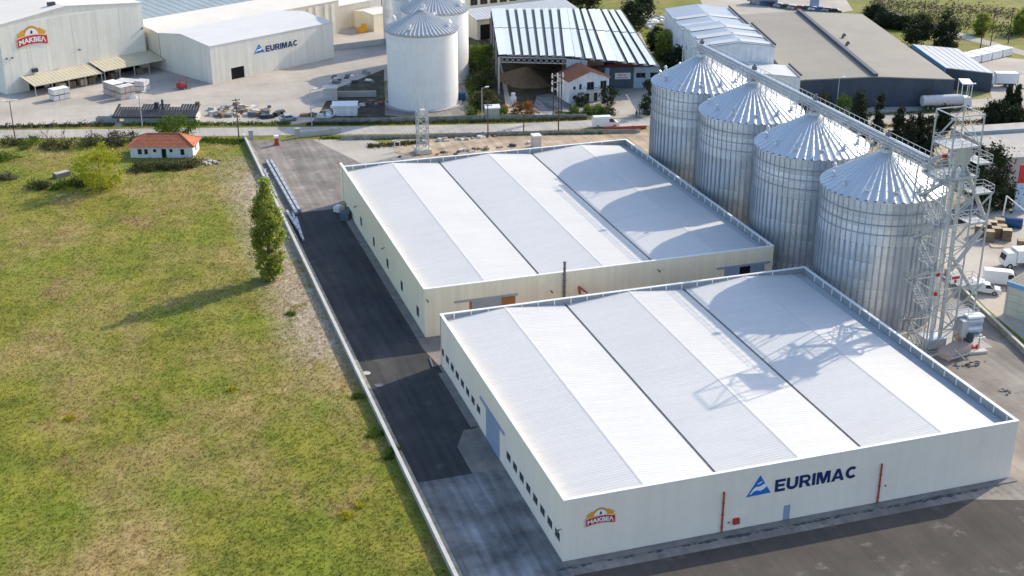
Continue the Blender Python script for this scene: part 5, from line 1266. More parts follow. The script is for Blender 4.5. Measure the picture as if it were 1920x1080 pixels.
road_barrier('hedge_wall', 'dark low wall along the near side of the road before the dirt ground', [at(640, 262), at(800, 259), at(960, 253.5), at(1200, 249)], 0.9, 'concrete_mossy', 'wall')
road_barrier('hedge_wall', 'dark low wall along the far side of the road, in front of the white silo', [at(590, 229), at(720, 228.5), at(900, 224), at(1100, 221.5)], 1.0, 'concrete_mossy', 'wall')
road_barrier('red_barrier', 'rust-red barrier rail at the road end beside the far silo', [at(1132, 245), at(1212, 241.5)], 0.8, 'red_pipe', 'barrier')
gt = road_barrier('entrance_gate', 'sliding entrance gate of pale bars behind the junk at the road', [at(560, 258), at(640, 250)], 1.3, 'steel_frame', 'gate', True, 2.2)
for k, (u, v) in enumerate(((471, 262), (558, 258))):
    p = at(u, v); tag(MB().box(-0.45, 0.45, -0.45, 0.45, 0, 2.0).box(-0.55, 0.55, -0.55, 0.55, 2.0, 2.2).build('gate_pillar', 'concrete', None, tuple(p)), ['left grey gate pillar at the far end of the low boundary wall', 'right grey gate pillar beside the sliding entrance gate'][k], 'pillar')
p = at(519, 272); kc = thing('control_post', 'red and white card reader post standing on the entrance asphalt', 'post', tuple(p))
MB().box(-0.5, 0.5, -0.5, 0.5, 0, 0.5).build('base', 'red_pipe', kc); MB().box(-0.4, 0.4, -0.4, 0.4, 0.5, 1.7).build('housing', 'red_pipe', kc); MB().box(-0.5, 0.5, -0.5, 0.5, 1.7, 2.2).build('cap', 'coping', kc)
# steel profiles stored along the wall
for k, (u0, v0, u1, v1, w_) in enumerate(((500, 303, 556, 402, 0.5), (508, 303, 562, 398, 0.55), (495, 320, 520, 372, 0.4), (538, 398, 560, 432, 0.45), (549, 402, 566, 446, 0.35), (556, 410, 569, 452, 0.3))):
    a, b = at(u0, v0, 0.3), at(u1, v1, 0.3); mb = MB(); d = b - a; L_ = d.length
    o = thing('steel_duct', ['long galvanised duct left one of the two longest beside the poplar', 'long galvanised duct right one of the two longest beside the poplar', 'short galvanised duct nearest the wall at the far end of the stored ducts', 'thick galvanised profile at the near end of the stored ducts, left', 'thin galvanised profile in the middle of the near end of the stored ducts', 'thin galvanised profile at the near end of the stored ducts, right'][k], 'duct', tuple(a), math.atan2(d.y, d.x), 'galvanised ducts stored along the lane')
    MB().box(0, L_, -w_ / 2, w_ / 2, 0, w_).build('casing', 'steel_frame', o)
    for i in range(int(L_ / 3) + 1): MB().box(min(L_ - 0.1, 3 * i), min(L_, 3 * i + 0.1), -w_ / 2 - 0.08, w_ / 2 + 0.08, -0.06, w_ + 0.08).build('flange', 'steel_frame', o)
for k, (u, v) in enumerate(((518, 318), (522, 326), (531, 343), (540, 362), (548, 380), (497, 320), (501, 328))):
    p = at(u, v); o = MB().tube((0, 0, 0), (0, 0, 0.35), 0.3, n=12).tube((0, 0, 0.35), (0, 0, 0.4), 0.2, n=12).build('pipe_cap', 'wrap_white', None, tuple(p)); tag(o, 'small white pipe cap lane side of the stored ducts, %s from the far end' % ('first', 'second', 'third', 'fourth', 'fifth')[k] if k < 5 else 'small white pipe cap between the ducts and the low wall, %s one' % ('farther', 'nearer')[k - 5], 'pipe cap', 'white pipe caps beside the ducts')  # loose pipe caps lying beside the stored ducts
p = at(556, 400); tag(MB().box(-0.8, 0.8, -0.5, 0.5, 0, 0.5).build('timber_bundle', 'wood_pale', None, tuple(p), 0.4), 'small tan timber bundle at the near end of the galvanised ducts', 'timber')
# things against the corner of the cream warehouse
p = at(652, 407); cb = thing('scrap_bin', 'dark blue-green bin of scrap against the corner of the cream-walled warehouse', 'bin', tuple(p), R(60))
MB().box(-2.2, 2.2, -0.8, 0.8, 0, 1.2).build('body', 'workshop_slate', cb)
for x in (-1.5, -0.5, 0.5, 1.5): MB().box(x - 0.35, x + 0.35, -0.75, 0.75, 1.202, 1.4).build('lid', 'workshop_slate', cb)
p = at(636, 396); tag(MB().box(-0.9, 0.9, -0.7, 0.7, 0, 1.0).box(-0.7, 0.4, -0.5, 0.5, 1.0, 1.25).build('wrapped_crate', 'wrap_white', None, tuple(p), R(40)), 'white wrapped crate beside the dark scrap bin on the lane', 'crate')
p = at(645, 391); tag(MB().box(-0.8, 0.8, -0.8, 0.8, 0, 0.15).box(-0.7, 0.7, -0.7, 0.7, 0.15, 1.3).build('timber_crate', 'wood_pale', None, tuple(p), R(20)), 'pale timber crate behind the dark scrap bin on the lane', 'crate')
for k, (u, v) in enumerate(((687, 700), (710, 723))):
    p = at(u, v); o = MB().lathe([(0.0, 0.02), (0.42, 0.02), (0.45, 0.06), (0.55, 0.06), (0.6, 0)], 20).build('manhole_ring', 'concrete_pale' if k == 0 else 'steel_dark', None, (p.x, p.y, 0.035)); tag(o, ['pale manhole ring on the sunlit strip of the lane', 'dark manhole ring at the near edge of the sunlit strip of the lane'][k], 'manhole')
MBr = MB(); a, b = at(806, 673), at(812, 690); MBr.bar((a.x, a.y, 0.1), (b.x, b.y, 0.1), 0.25, 0.2); tag(MBr.build('drain_cover', 'steel_dark'), 'dark drain cover across the pale gap between the two warehouses', 'drain')  # cover of the drain between the warehouses
p = at(997, 268); vent = thing('vent_housing', 'pale square vent housing on the dirt behind the cream-walled warehouse', 'housing', (p.x, p.y - 3, 0)); MB().box(-0.9, 0.9, -0.9, 0.9, 0, 2.5).build('shaft', 'concrete_pale', vent); MB().box(-1.0, 1.0, -1.0, 1.0, 2.5, 2.8).build('cap', 'coping', vent)

# ================================================================== poles and masts
def lamp_post(label, base, h, arms=1, material='steel_frame', rz=0.0):
    r = thing('street_lamp', label, 'street lamp', tuple(base), rz, 'street lamps')
    MB().tube((0, 0, 0), (0, 0, h), 0.13, 0.08, 8).build('pole', material, r)
    for s in ([1] if arms == 1 else [1, -1]):
        a = MB().tube((0, 0, h - 0.1), (1.1 * s, 0, h + 0.15), 0.06, n=6).build('arm', material, r)
        MB().box(min(0.8 * s, 1.7 * s), max(0.8 * s, 1.7 * s), -0.2, 0.2, h + 0.12, h + 0.3).build('lamp_head', 'coping', r)
    return r
lamp_post('dark street lamp with a double head at the left edge', at(29, 264), 9.0, 2, 'wood_pole')
lamp_post('pale lamp post in front of the black-roofed shed', at(267, 238), 8.0)
lamp_post('pale lamp post at the road junction left of the white silo', at(585, 237), 8.6)
lamp_post('pale lamp post beside the road right of the white silo', at(904, 228), 8.0)
lamp_post('thin pale lamp post in front of the dark hall', at(1568, 208), 8.0)
lamp_post('thin pale lamp post among bushes near the right edge', at(1900, 212), 9.5)
lamp_post('pale lamp post behind the tower in front of the slate-walled hall', at(1812, 205), 6.0)
def utility_pole(label, base, h, arms=2, insul=True):
    r = thing('utility_pole', label, 'utility pole', tuple(base), rng.uniform(-0.3, 0.3), 'utility poles')
    MB().tube((0, 0, 0), (0, 0, h), 0.15, 0.10, 8).build('pole', 'wood_pole', r)
    for k in range(arms):
        z = h - 0.4 - 0.8 * k; a = MB().bar((-0.9, 0, z), (0.9, 0, z), 0.12).build('crossarm', 'wood_pole', r)
        for x in (-0.8, -0.3, 0.3, 0.8): MB().tube((x, 0, z + 0.06), (x, 0, z + 0.3), 0.06, n=6).build('insulator', 'ceramic', a)
    return r
utility_pole('brown pole behind the far end of the low boundary wall', at(448, 258), 9.0, 1)
utility_pole('brown utility pole with side brackets near the pale hut by the road', at(915, 258), 8.6, 2)
utility_pole('plain short brown pole between the two tall ones along the road', at(982, 247), 4.0, 0)
utility_pole('tall brown utility pole right of the transformer frame', at(1047, 246), 11.6, 1)
utility_pole('brown pole at the right field edge, left one of three', at(1838, 92), 10, 2)
utility_pole('brown pole at the right field edge, middle one of three', at(1857, 86), 11, 2)
utility_pole('brown pole at the right field edge, right one of three', at(1890, 82), 10.5, 2)
utility_pole('lone brown pole far up at the right field edge near the road bend', at(1732, 30), 8, 1)
# transformer frame on twin poles
tf = thing('transformer_frame', 'rack of pale insulators on a twin-pole frame beside the white house', 'transformer', tuple(at(1037, 222)))
for x in (0.0, 2.0): MB().tube((x, 0, 0), (x, 0, 10.5), 0.14, n=8).build('pole', 'wood_pole', tf)
for z in (10.2, 8.6, 7.0): 
    MB().bar((-0.6, 0, z), (2.6, 0, z), 0.16).build('crossarm', 'steel_frame', tf)
    for x in (-0.3, 1.0, 2.3): MB().tube((x, 0, z - 0.5), (x, 0, z + 0.55), 0.22, 0.16, 8).build('insulator', 'wrap_white', tf)
# lattice mast behind the cream warehouse
def lattice(name, label, base, w, h, n):
    r = thing(name, label, 'mast', tuple(base)); c = [(-w, -w), (w, -w), (w, w), (-w, w)]
    MB().box(-w - 0.5, w + 0.5, -w - 0.5, w + 0.5, 0, 1.0).build('footing', 'concrete_pale', r)
    for x, y in c: MB().bar((x, y, 1), (x, y, h), 0.14).build('leg', 'steel_frame', r)
    for k in range(n):
        z0, z1 = 1 + (h - 1) * k / n, 1 + (h - 1) * (k + 1) / n
        for i in range(4):
            a, b = c[i], c[(i + 1) % 4]
            MB().bar((*a, z0), (*b, z1), 0.09).build('brace', 'steel_frame', r); MB().bar((*b, z0), (*a, z1), 0.09).build('brace', 'steel_frame', r); MB().bar((*a, z1), (*b, z1), 0.10).build('beam', 'steel_frame', r)
    return r
lm = lattice('lattice_mast', 'short silver lattice mast on a pale footing behind the cream-walled warehouse', at(793, 286), 1.1, 9.2, 5)
MB().bar((-1.1, -1.1, 9.2), (-1.1, -1.1, 12.2), 0.10).build('aerial', 'steel_frame', lm); MB().bar((1.1, 1.1, 9.2), (1.1, 1.1, 11.4), 0.10).build('aerial', 'steel_frame', lm); MB().bar((-1.1, -1.1, 11.6), (1.1, 0.5, 9.2), 0.10).build('stay', 'steel_frame', lm); MB().box(-0.4, 0.6, -0.4, 0.6, 8.4, 9.6).build('equipment_box', 'wrap_white', lm)
p = at(740, 285); pg = thing('pipe_guard', 'small white rail frame left of the silver lattice mast', 'rail', tuple(p))
for a, b in (((0, 0, 0), (0, 0, 2.2)), ((0, 0, 2.2), (1.2, 0, 2.2)), ((1.2, 0, 0), (1.2, 0, 2.2)), ((0, 0, 1.1), (1.2, 0, 1.1)), ((1.2, 0, 0.9), (2.6, -1.4, 0.9)), ((2.6, -1.4, 0), (2.6, -1.4, 0.9))): MB().bar(a, b, 0.12).build('rail', 'coping', pg)
p = at(922, 224); tb = hall('meter_hut', 'small grey hut with a white roof beside the road lamp, right of the white silo', 'hut', tuple(p - Vector((1.4, 0, 0))), R(-8), 3.2, 2.6, 2.8, 3.1, 'x', 'concrete', 'coping', 0.5, 0.2, seam=0)
p = at(948, 208); tag(MB().tube((0, 0, 0.0), (0, 0, 1.3), 0.8, 0.7, 14).tube((0, 0, 1.3), (0, 0, 1.7), 0.7, 0.2, 14).build('red_tank', 'door_orange', None, tuple(p)), 'orange-red round tank right of the small grey hut by the road', 'tank')
p = at(962, 200); tag(MB().box(-0.7, 0.7, -0.5, 0.5, 0, 2.4).box(-0.4, 0.5, -0.3, 0.3, 2.4, 3.4).build('equipment_cabinet', 'wrap_white', None, tuple(p)), 'pale equipment cabinet standing before the open shed', 'cabinet')
for k, (u, v) in enumerate(((872, 116), (868, 150), (866, 188))):
    p = at(u, v); o = thing('blue_barrel', ['blue barrel cluster farthest along the right side of the white silo', 'blue barrel midway along the right side of the white silo', 'blue barrel nearest along the right side of the white silo'][k], 'barrel', tuple(p))
    MB().lathe([(0.0, 0), (0.9, 0), (0.95, 0.6), (0.9, 1.9), (0.5, 2.2), (0, 2.2)], 16).build('drum', 'plastic_blue', o); MB().lathe([(0.97, 0.7), (1.0, 0.8), (0.97, 0.9)], 16).build('hoop', 'plastic_blue', o)

# ================================================================== vehicles
def wheels(root, xs, ys, r, w=0.24):
    first = None
    for x in xs:
        for s in (-1, 1):
            if first is None:
                first = MB().tube((0, -w / 2, 0), (0, w / 2, 0), r, n=16).build('wheel', 'rubber', root, (x, s * ys, r))
                rim = MB().tube((0, -w / 2 - 0.012, 0), (0, w / 2 + 0.012, 0), r * 0.58, n=12).build('rim', 'wheel_rim', first)
            else:
                o = first.copy(); COL.objects.link(o); o.location = (x, s * ys, r); q = rim.copy(); COL.objects.link(q); q.parent = o
def side_body(prof, half, taper, name, material, root):
    """side outline (x,z) swept across y, the parts above the waist drawn in by taper"""
    mb = MB(); n = len(prof); zw = 0.95
    def yy(z): return half - taper * max(0, z - zw)
    mb.add([(x, -yy(z), z) for x, z in prof] + [(x, yy(z), z) for x, z in prof], [tuple(range(n)), tuple(range(2 * n - 1, n - 1, -1))] + [(i, n + i, n + (i + 1) % n, (i + 1) % n) for i in range(n)])
    return mb.build(name, material, root)
def car(label, loc, rz, paint='paint_dark', group='parked cars'):
    r = thing('parked_car', label, 'car', loc, rz, group)
    side_body([(-2.05, 0.3), (2.05, 0.3), (2.1, 0.55), (2.0, 0.78), (1.1, 0.92), (0.45, 1.42), (-0.95, 1.45), (-1.75, 0.98), (-2.08, 0.9)], 0.86, 0.28, 'body', paint, r)
    for s in (-1, 1): MB().add([(0.9, s * 0.872, 0.95), (0.42, s * 0.74, 1.36), (-0.9, s * 0.735, 1.38), (-1.5, s * 0.87, 0.98)], [(0, 1, 2, 3) if s < 0 else (3, 2, 1, 0)]).build('side_window', 'glass_dark', r)
    MB().add([(1.06, -0.75, 0.955), (1.06, 0.75, 0.955), (0.48, 0.65, 1.415), (0.48, -0.65, 1.415)], [(0, 1, 2, 3)]).build('windscreen', 'glass_dark', r, (0.03, 0, 0.012))
    MB().add([(-1.70, 0.75, 1.0), (-1.70, -0.75, 1.0), (-1.0, -0.65, 1.435), (-1.0, 0.65, 1.435)], [(0, 1, 2, 3)]).build('rear_window', 'glass_dark', r, (-0.03, 0, 0.012))
    for s in (-0.6, 0.6): MB().box(2.02, 2.11, s - 0.18, s + 0.18, 0.58, 0.72).build('headlight', 'lamp_glass', r)
    wheels(r, (1.3, -1.3), 0.8, 0.31)
    return r
def van(label, loc, rz, L_=5.4, H=2.45, paint='paint_white', group='white vans', cargo=False):
    r = thing('delivery_van', label, 'van', loc, rz, group); h = L_ / 2
    if cargo:      # pick-up nose with a box body behind
        side_body([(-0.1, 0.35), (h, 0.35), (h + 0.02, 0.75), (h - 0.15, 0.98), (h - 1.0, 1.12), (h - 1.75, 1.72), (-0.1, 1.75)], 0.88, 0.2, 'cab', paint, r)
        MB().box(-h, 0.05, -0.95, 0.95, 0.5, H).build('box_body', paint, r); MB().box(-h - 0.01, 0.06, -0.97, 0.97, H + 0.002, H + 0.06).build('box_roof', 'coping', r)
        ws_ = [(h - 1.02, 1.135), (h - 1.72, 1.70)]; sw = [(h - 1.15, 1.1), (h - 1.8, 1.62), (h - 2.4, 1.62), (h - 2.4, 1.1)]
    else:
        side_body([(-h, 0.35), (h, 0.35), (h + 0.03, 0.8), (h - 0.1, 1.1), (h - 0.75, 1.35), (h - 1.45, 2.2), (h - 1.9, H), (-h + 0.1, H), (-h, H - 0.15)], 0.98, 0.10, 'body', paint, r)
        ws_ = [(h - 0.76, 1.37), (h - 1.42, 2.17)]; sw = [(h - 0.95, 1.35), (h - 1.55, 2.1), (h - 2.3, 2.1), (h - 2.3, 1.35)]
    (xa, za), (xb, zb) = ws_
    MB().add([(xa + 0.03, -0.82, za + 0.02), (xa + 0.03, 0.82, za + 0.02), (xb + 0.03, 0.74, zb + 0.02), (xb + 0.03, -0.74, zb + 0.02)], [(0, 1, 2, 3)]).build('windscreen', 'glass_dark', r)
    tp = 0.2 if cargo else 0.10; hf = 0.88 if cargo else 0.98
    for s in (-1, 1): MB().add([(x, s * (hf - tp * (z - 0.95) + 0.012), z) for x, z in sw], [(0, 1, 2, 3) if s < 0 else (3, 2, 1, 0)]).build('side_window', 'glass_dark', r)
    for s in (-0.68, 0.68): MB().box(h - 0.08, h + 0.05, s - 0.17, s + 0.17, 0.72, 0.92).build('headlight', 'lamp_glass', r)
    MB().box(h - 0.05, h + 0.08, -0.9, 0.9, 0.32, 0.5).build('bumper', 'steel_dark', r)
    for s in (-1.04, 1.04): MB().box(h - 1.6, h - 1.45, s - 0.1, s + 0.1, 1.2, 1.45).build('mirror', 'steel_dark', r)
    wheels(r, (h - 0.95, -h + 1.0), 0.86, 0.36)
    return r
def truck(label, loc, rz, L_=8.5, H=3.6, tank=False):
    r = thing('parked_truck', label, 'truck', loc, rz, 'trucks'); h = L_ / 2
    side_body([(h - 2.0, 0.6), (h, 0.6), (h + 0.03, 1.4), (h - 0.2, 2.3), (h - 0.4, 2.9), (h - 2.0, 2.9)], 1.15, 0.03, 'cab', 'paint_white', r)
    MB().add([(h - 0.02, -0.95, 1.55), (h - 0.02, 0.95, 1.55), (h - 0.30, 0.9, 2.5), (h - 0.30, -0.9, 2.5)], [(0, 1, 2, 3)]).build('windscreen', 'glass_dark', r, (0.06, 0, 0))
    if tank:
        MB().tube((-h, 0, 2.1), (h - 2.2, 0, 2.2), 1.3, n=24).build('tank', 'wrap_white', r)
        for x in (-h + 1, -h + 3, h - 3.4): MB().tube((x, 0, 3.2), (x, 0, 3.42), 0.3, n=10).build('hatch', 'steel_frame', r)
    else:
        MB().box(-h, h - 2.1, -1.22, 1.22, 1.05, H).build('box_body', 'paint_white', r); MB().box(-h - 0.02, h - 2.08, -1.24, 1.24, H + 0.002, H + 0.07).build('box_roof', 'coping', r)
    MB().box(-h, h - 0.3, -0.5, 0.5, 0.55, 0.9).build('chassis', 'steel_dark', r)
    wheels(r, (h - 1.0, -h + 1.2, -h + 2.4), 1.0, 0.5, 0.35)
    return r
van('white panel van driving along the road behind the dirt ground', tuple(at(1135, 238)) [:2] + (0.04,), math.atan2(-4, 28), 6.0, 2.6)
p = at(1848, 552); van('white pick-up van with a box body, nearest of the parked vans at the right', (p.x, p.y + 0.8, 0.025), R(-33), 5.4, 2.0, cargo=True)
p = at(1886, 538); van('white panel van parked behind the pick-up van, half hidden by the green shed', (p.x, p.y + 1.2, 0.025), R(-33), 6.2, 2.5)
p = at(1905, 505); truck('white box truck behind the vans, cut by the right edge', (p.x + 1.6, p.y + 1.0, 0.025), R(170), 7.0, 3.2)
p = at(1772, 204); truck('pale tank truck parked before the dark hall', (p.x, p.y, 0.045), R(-12), 12, 3.4, True)
p = at(1880, 164); truck('white box truck at the end of the slate-walled hall', (p.x, p.y + 1.0, 0.03), R(160), 7.5, 3.6)
p = at(1850, 118)
for k in range(4): bales(['row of white wrapped bales beyond the light grey roof, left end', 'white wrapped bales second from the left beyond the light grey roof', 'white wrapped bales third from the left beyond the light grey roof', 'row of white wrapped bales beyond the light grey roof, right end'][k], p.x - 4.5 + k * 4.6, p.y + 2.0 + k * 1.6, 0.03, (3, 3, 1), (1.4, 1.6, 2.0), R(20), 'paint_white', 'coping', 'white bales at the far right')
base_car = car('black parked car at the near end of the row by the far road', tuple(at(1566, 24))[:2] + (0.03,), R(-35), 'paint_dark', 'parked cars by the far road')
names = ['silver', 'dark blue', 'white', 'black', 'red', 'silver', 'dark', 'silver', 'black', 'blue', 'silver']
cols = ['paint_silver', 'paint_blue', 'paint_white', 'paint_dark', 'paint_red', 'paint_silver', 'paint_dark', 'paint_silver', 'paint_dark', 'paint_blue', 'paint_silver']
ordn = ['second', 'third', 'fourth', 'fifth', 'sixth', 'seventh', 'eighth', 'ninth', 'tenth', 'eleventh', 'twelfth']
for k in range(11):
    u = 1553 - k * 13.0; p = at(u, 22 - (k * 0.9 if k < 5 else 4.5 + (k - 5) * 1.9))
    dup(base_car, (p.x, p.y, 0.03), R(-35 + rng.uniform(-6, 6)), '%s parked car, %s from the near end of the row by the far road' % (names[k], ordn[k]), 'parked cars by the far road', {'body': cols[k]})
lg = thing('trailer_box', 'dark grey box trailer standing at the top of the row of cars', 'trailer', tuple(at(1430, 8))[:2] + (0.03,), R(-35)); MB().box(-5, 5, -1.2, 1.2, 0.9, 3.4).build('body', 'door_grey', lg); wheels(lg, (-3.6, -2.4, 3.0), 1.0, 0.5, 0.3)
sp = thing('signal_cabinet', 'grey upright cabinet among the parked cars by the far road', 'cabinet', tuple(at(1526, 18))); MB().box(-1.2, 1.2, -0.8, 0.8, 0, 3.6).build('body', 'door_blue_grey', sp); MB().box(-1.3, 1.3, -0.9, 0.9, 3.6, 3.8).build('cap', 'door_grey', sp)
c_small = car('small silver car at the junction left of the white silo', tuple(at(541, 226))[:2] + (0.03,), R(10), 'paint_silver', 'cars near the factory')
# red forklift in the factory yard
fk = thing('forklift', 'red forklift at the shadow edge in the factory yard', 'forklift', tuple(at(343, 167))[:2] + (0.03,), R(-20))
MB().box(-1.3, 0.9, -0.65, 0.65, 0.35, 1.25).build('body', 'paint_red', fk); MB().box(-1.45, -0.9, -0.6, 0.6, 0.5, 1.5).build('counterweight', 'paint_red', fk)
for x, y in ((-0.8, -0.55), (-0.8, 0.55), (0.6, -0.55), (0.6, 0.55)): MB().bar((x, y, 1.2), (x * 0.8, y, 2.3), 0.08).build('cage_post', 'paint_red', fk)
MB().box(-0.75, 0.6, -0.6, 0.6, 2.3, 2.38).build('cage_roof', 'paint_red', fk)
for s in (-0.4, 0.4): MB().bar((1.0, s, 0.1), (1.0, s, 3.0), 0.12).build('mast', 'steel_dark', fk); MB().box(1.0, 2.1, s - 0.07, s + 0.07, 0.1, 0.16).build('fork', 'steel_dark', fk)
wheels(fk, (0.6, -0.9), 0.6, 0.34)

# ================================================================== stored pallets in the right yard, junk heaps
k = 0
for (u, v, m_) in ((1836, 442, 'wood_pale'), (1846, 438, 'wood_pale'), (1853, 452, 'wood_pale'), (1858, 434, 'wood_pale'), (1866, 446, 'wood_pale'), (1872, 430, 'wood_pale'), (1876, 442, 'wood_pale'), (1886, 450, 'wood_pale'), (1915, 470, 'wood_pale')):
    p = at(u, v)
    lb = ['tan crate stack at the left end of the group behind the vans', 'tan crate stack second from the left in the back row behind the vans', 'tan crate stack front left in the group behind the vans', 'tan crate stack in the middle of the back row behind the vans', 'tan crate stack front centre in the group behind the vans', 'tan crate stack at the back right of the group behind the vans', 'tan crate stack in the right half of the group behind the vans', 'small tan crate stack front right of the group behind the vans', 'lone tan crate stack at the right edge beyond the white box truck'][k]
    bales(lb, p.x, p.y, 0.025, (1, 1, 2), (1.7, 1.5, 0.85), R(-30), 'wood_brown', m_, 'crate stacks in the right yard', 'crate_stack'); k += 1
p = at(1868, 462); tag(MB().box(-1.1, 1.1, -0.9, 0.9, 0.0, 0.15).build('loose_pallet', 'wood_pale', None, (p.x, p.y, 0.03), R(-20)), 'single loose pallet on the ground before the crate stacks', 'pallet')
cr = thing('jib_crane', 'slim white jib frame standing beside the crate stacks', 'crane', tuple(at(1878, 415)))
MB().bar((0, 0, 0), (0.3, 0, 5.0), 0.2).build('post', 'coping', cr); MB().bar((0.3, 0, 5.0), (5.5, -3.0, 0.5), 0.18).build('boom', 'coping', cr)
p = at(1895, 425); tag(MB().tube((0, -2, 0.9), (0, 2, 0.9), 0.95, n=18).build('dark_cylinder', 'plastic_blue', None, tuple(p), R(50)), 'dark blue lying tank right of the crate stacks', 'tank')
p = at(1815, 410); tk = thing('flatbed_trailer', 'dark flatbed trailer parked behind the lattice tower', 'trailer', (p.x, p.y, 0.03), R(15)); MB().box(-4, 4, -1.2, 1.2, 0.9, 1.2).build('bed', 'steel_dark', tk); MB().box(-3.6, 1.5, -1.1, 1.1, 1.2, 2.2).build('load', 'workshop_slate', tk); wheels(tk, (-2.6, -1.4), 1.0, 0.5, 0.3)

def heap(name, label, cat, u, v, n, spread, sz, mats):
    r = thing(name, label, cat, tuple(at(u, v)))
    for i in range(n):
        x, y = rng.normal(0, spread[0]), rng.normal(0, spread[1]); s = rng.uniform(*sz); m_ = mats[i % len(mats)]
        mb = MB(); a = s * rng.uniform(0.5, 1.2); b = s * rng.uniform(0.5, 1.0); c = s * rng.uniform(0.35, 1.0)
        mb.add([(-a, -b, 0), (a, -b, 0), (a, b, 0), (-a, b, 0), (-a * .8, -b * .8, c), (a * .9, -b * .7, c * .9), (a * .8, b * .9, c), (-a * .9, b * .8, c * 1.1)], [(0, 3, 2, 1), (4, 5, 6, 7), (0, 1, 5, 4), (1, 2, 6, 5), (2, 3, 7, 6), (3, 0, 4, 7)])
        mb.build('piece', m_, r, (x, y, 0.02), rng.uniform(0, 6))
    return r
heap('scrap_heap', 'heap of timber and pale scrap right of the black-roofed shed', 'scrap', 462, 212, 38, (3.0, 2.4), (0.5, 1.2), ['wood_pale', 'wood_brown', 'concrete_pale', 'steel_dark', 'wood_pale', 'wrap_white'])
heap('scrap_heap', 'low scatter of brown posts and drums behind the timber heap in the yard', 'scrap', 425, 205, 22, (3.2, 1.6), (0.4, 0.9), ['wood_brown', 'steel_dark', 'wood_brown', 'concrete_pale'])
heap('scrap_heap', 'pile of dark scrap in the shade at the yard corner by the junction', 'scrap', 505, 216, 16, (1.6, 1.6), (0.5, 1.1), ['steel_dark', 'paint_dark', 'wood_brown', 'dark_trim'])
heap('junk_heap', 'white sheets and junk piled left of the small white hut', 'junk', 612, 213, 26, (2.4, 1.8), (0.4, 1.0), ['wrap_white', 'steel_dark', 'wood_brown', 'coping', 'concrete_mossy', 'wood_brown'])
heap('junk_heap', 'reddish junk piled behind the small white hut', 'junk', 672, 196, 18, (2.6, 1.4), (0.4, 0.9), ['red_pipe', 'wrap_white', 'steel_dark', 'wood_brown', 'dark_trim', 'concrete_mossy'])
heap('junk_heap', 'pale boards lying in the shade left of the white silo', 'junk', 660, 150, 14, (3.2, 2.6), (0.5, 1.3), ['wrap_white', 'steel_dark', 'concrete_mossy', 'dark_trim'])
heap('rubble_heap', 'pile of white scrap at the corner of the tall white building', 'rubble', 1226, 40, 60, (3.5, 5.0), (0.7, 1.7), ['wrap_white', 'coping', 'steel_dark', 'concrete_pale'])
heap('rubble_heap', 'brushwood and stones right of the cottage', 'rubble', 385, 305, 34, (1.4, 1.3), (0.25, 0.6), ['rubble', 'wood_brown', 'rubble', 'bark'])
heap('rubble_heap', 'grey stones and timber lying along the road wall behind the lattice mast', 'rubble', 850, 262, 26, (6.0, 0.7), (0.3, 0.7), ['rubble', 'concrete_pale', 'wood_brown'])
heap('rubble_heap', 'dark debris on the dirt along the back of the cream-walled warehouse', 'rubble', 900, 281, 26, (7.0, 0.6), (0.3, 0.7), ['wood_brown', 'rubble', 'dark_trim'])
heap('rubble_heap', 'scatter of black debris on the yard right of the nearest warehouse', 'rubble', 1818, 683, 22, (1.6, 0.5), (0.12, 0.3), ['dark_trim', 'steel_dark'])
heap('rubble_heap', 'small patch of black debris near the right yard wall', 'rubble', 1885, 735, 9, (0.5, 0.6), (0.12, 0.28), ['dark_trim', 'steel_dark'])
tk = thing('water_tank', 'low grey stock tank lying in the left meadow edge', 'tank', tuple(at(116, 331)), 0.5); MB().box(-1.6, 1.6, -0.8, 0.8, 0, 0.9).build('body', 'steel_dark', tk); MB().box(-1.5, 1.5, -0.7, 0.7, 0.9, 1.0).build('rim', 'concrete', tk)

# people near the far silo
def person(label, loc, rz, top, legs_, h=1.74):
    r = thing('person', label, 'person', loc, rz, 'people by the far silo')
    me = bpy.data.meshes.new('body'); k = h / 1.75
    V = [(0, 0, .98), (0, 0, 1.2), (0, 0, 1.42), (0, 0, 1.53), (0, 0, 1.66), (0, .19, 1.4), (.03, .25, 1.12), (.1, .24, .88), (0, -.19, 1.4), (-.02, -.26, 1.12), (.06, -.26, .87), (0, .1, .9), (.08, .11, .5), (.03, .12, .06), (.16, .12, .03), (0, -.1, .9), (-.08, -.11, .5), (-.16, -.12, .08), (-.04, -.12, .03)]
    E = [(0, 1), (1, 2), (2, 3), (3, 4), (2, 5), (5, 6), (6, 7), (2, 8), (8, 9), (9, 10), (0, 11), (11, 12), (12, 13), (13, 14), (0, 15), (15, 16), (16, 17), (17, 18)]
    rad = [.15, .14, .16, .06, .11, .07, .05, .04, .07, .05, .04, .1, .07, .05, .045, .1, .07, .05, .045]
    me.from_pydata([(x * k, y * k, z * k) for x, y, z in V], E, []); o = obj('body', me, r)
    md = o.modifiers.new('skin', 'SKIN'); 
    for i, q in enumerate(rad): me.skin_vertices[0].data[i].radius = (q * k, q * k)
    me.skin_vertices[0].data[0].use_root = True
    o.modifiers.new('sub', 'SUBSURF').levels = 1; me.materials.append(MATS[top])
    MB().lathe([(0, 1.62), (.1, 1.64), (.115, 1.72), (.09, 1.79), (0, 1.81)], 12).build('hair', 'dark_trim', r)
    return r
try:
    p = at(1193, 221); person('person in dark clothes standing on the road by the far silo, left of two', (p.x, p.y, 0.05), 1.0, 'paint_dark', 'paint_dark')
    p = at(1199, 220); person('person in dark clothes standing on the road by the far silo, right of two', (p.x, p.y, 0.05), 2.2, 'workshop_slate', 'paint_dark')
except Exception as e: print('person', e)
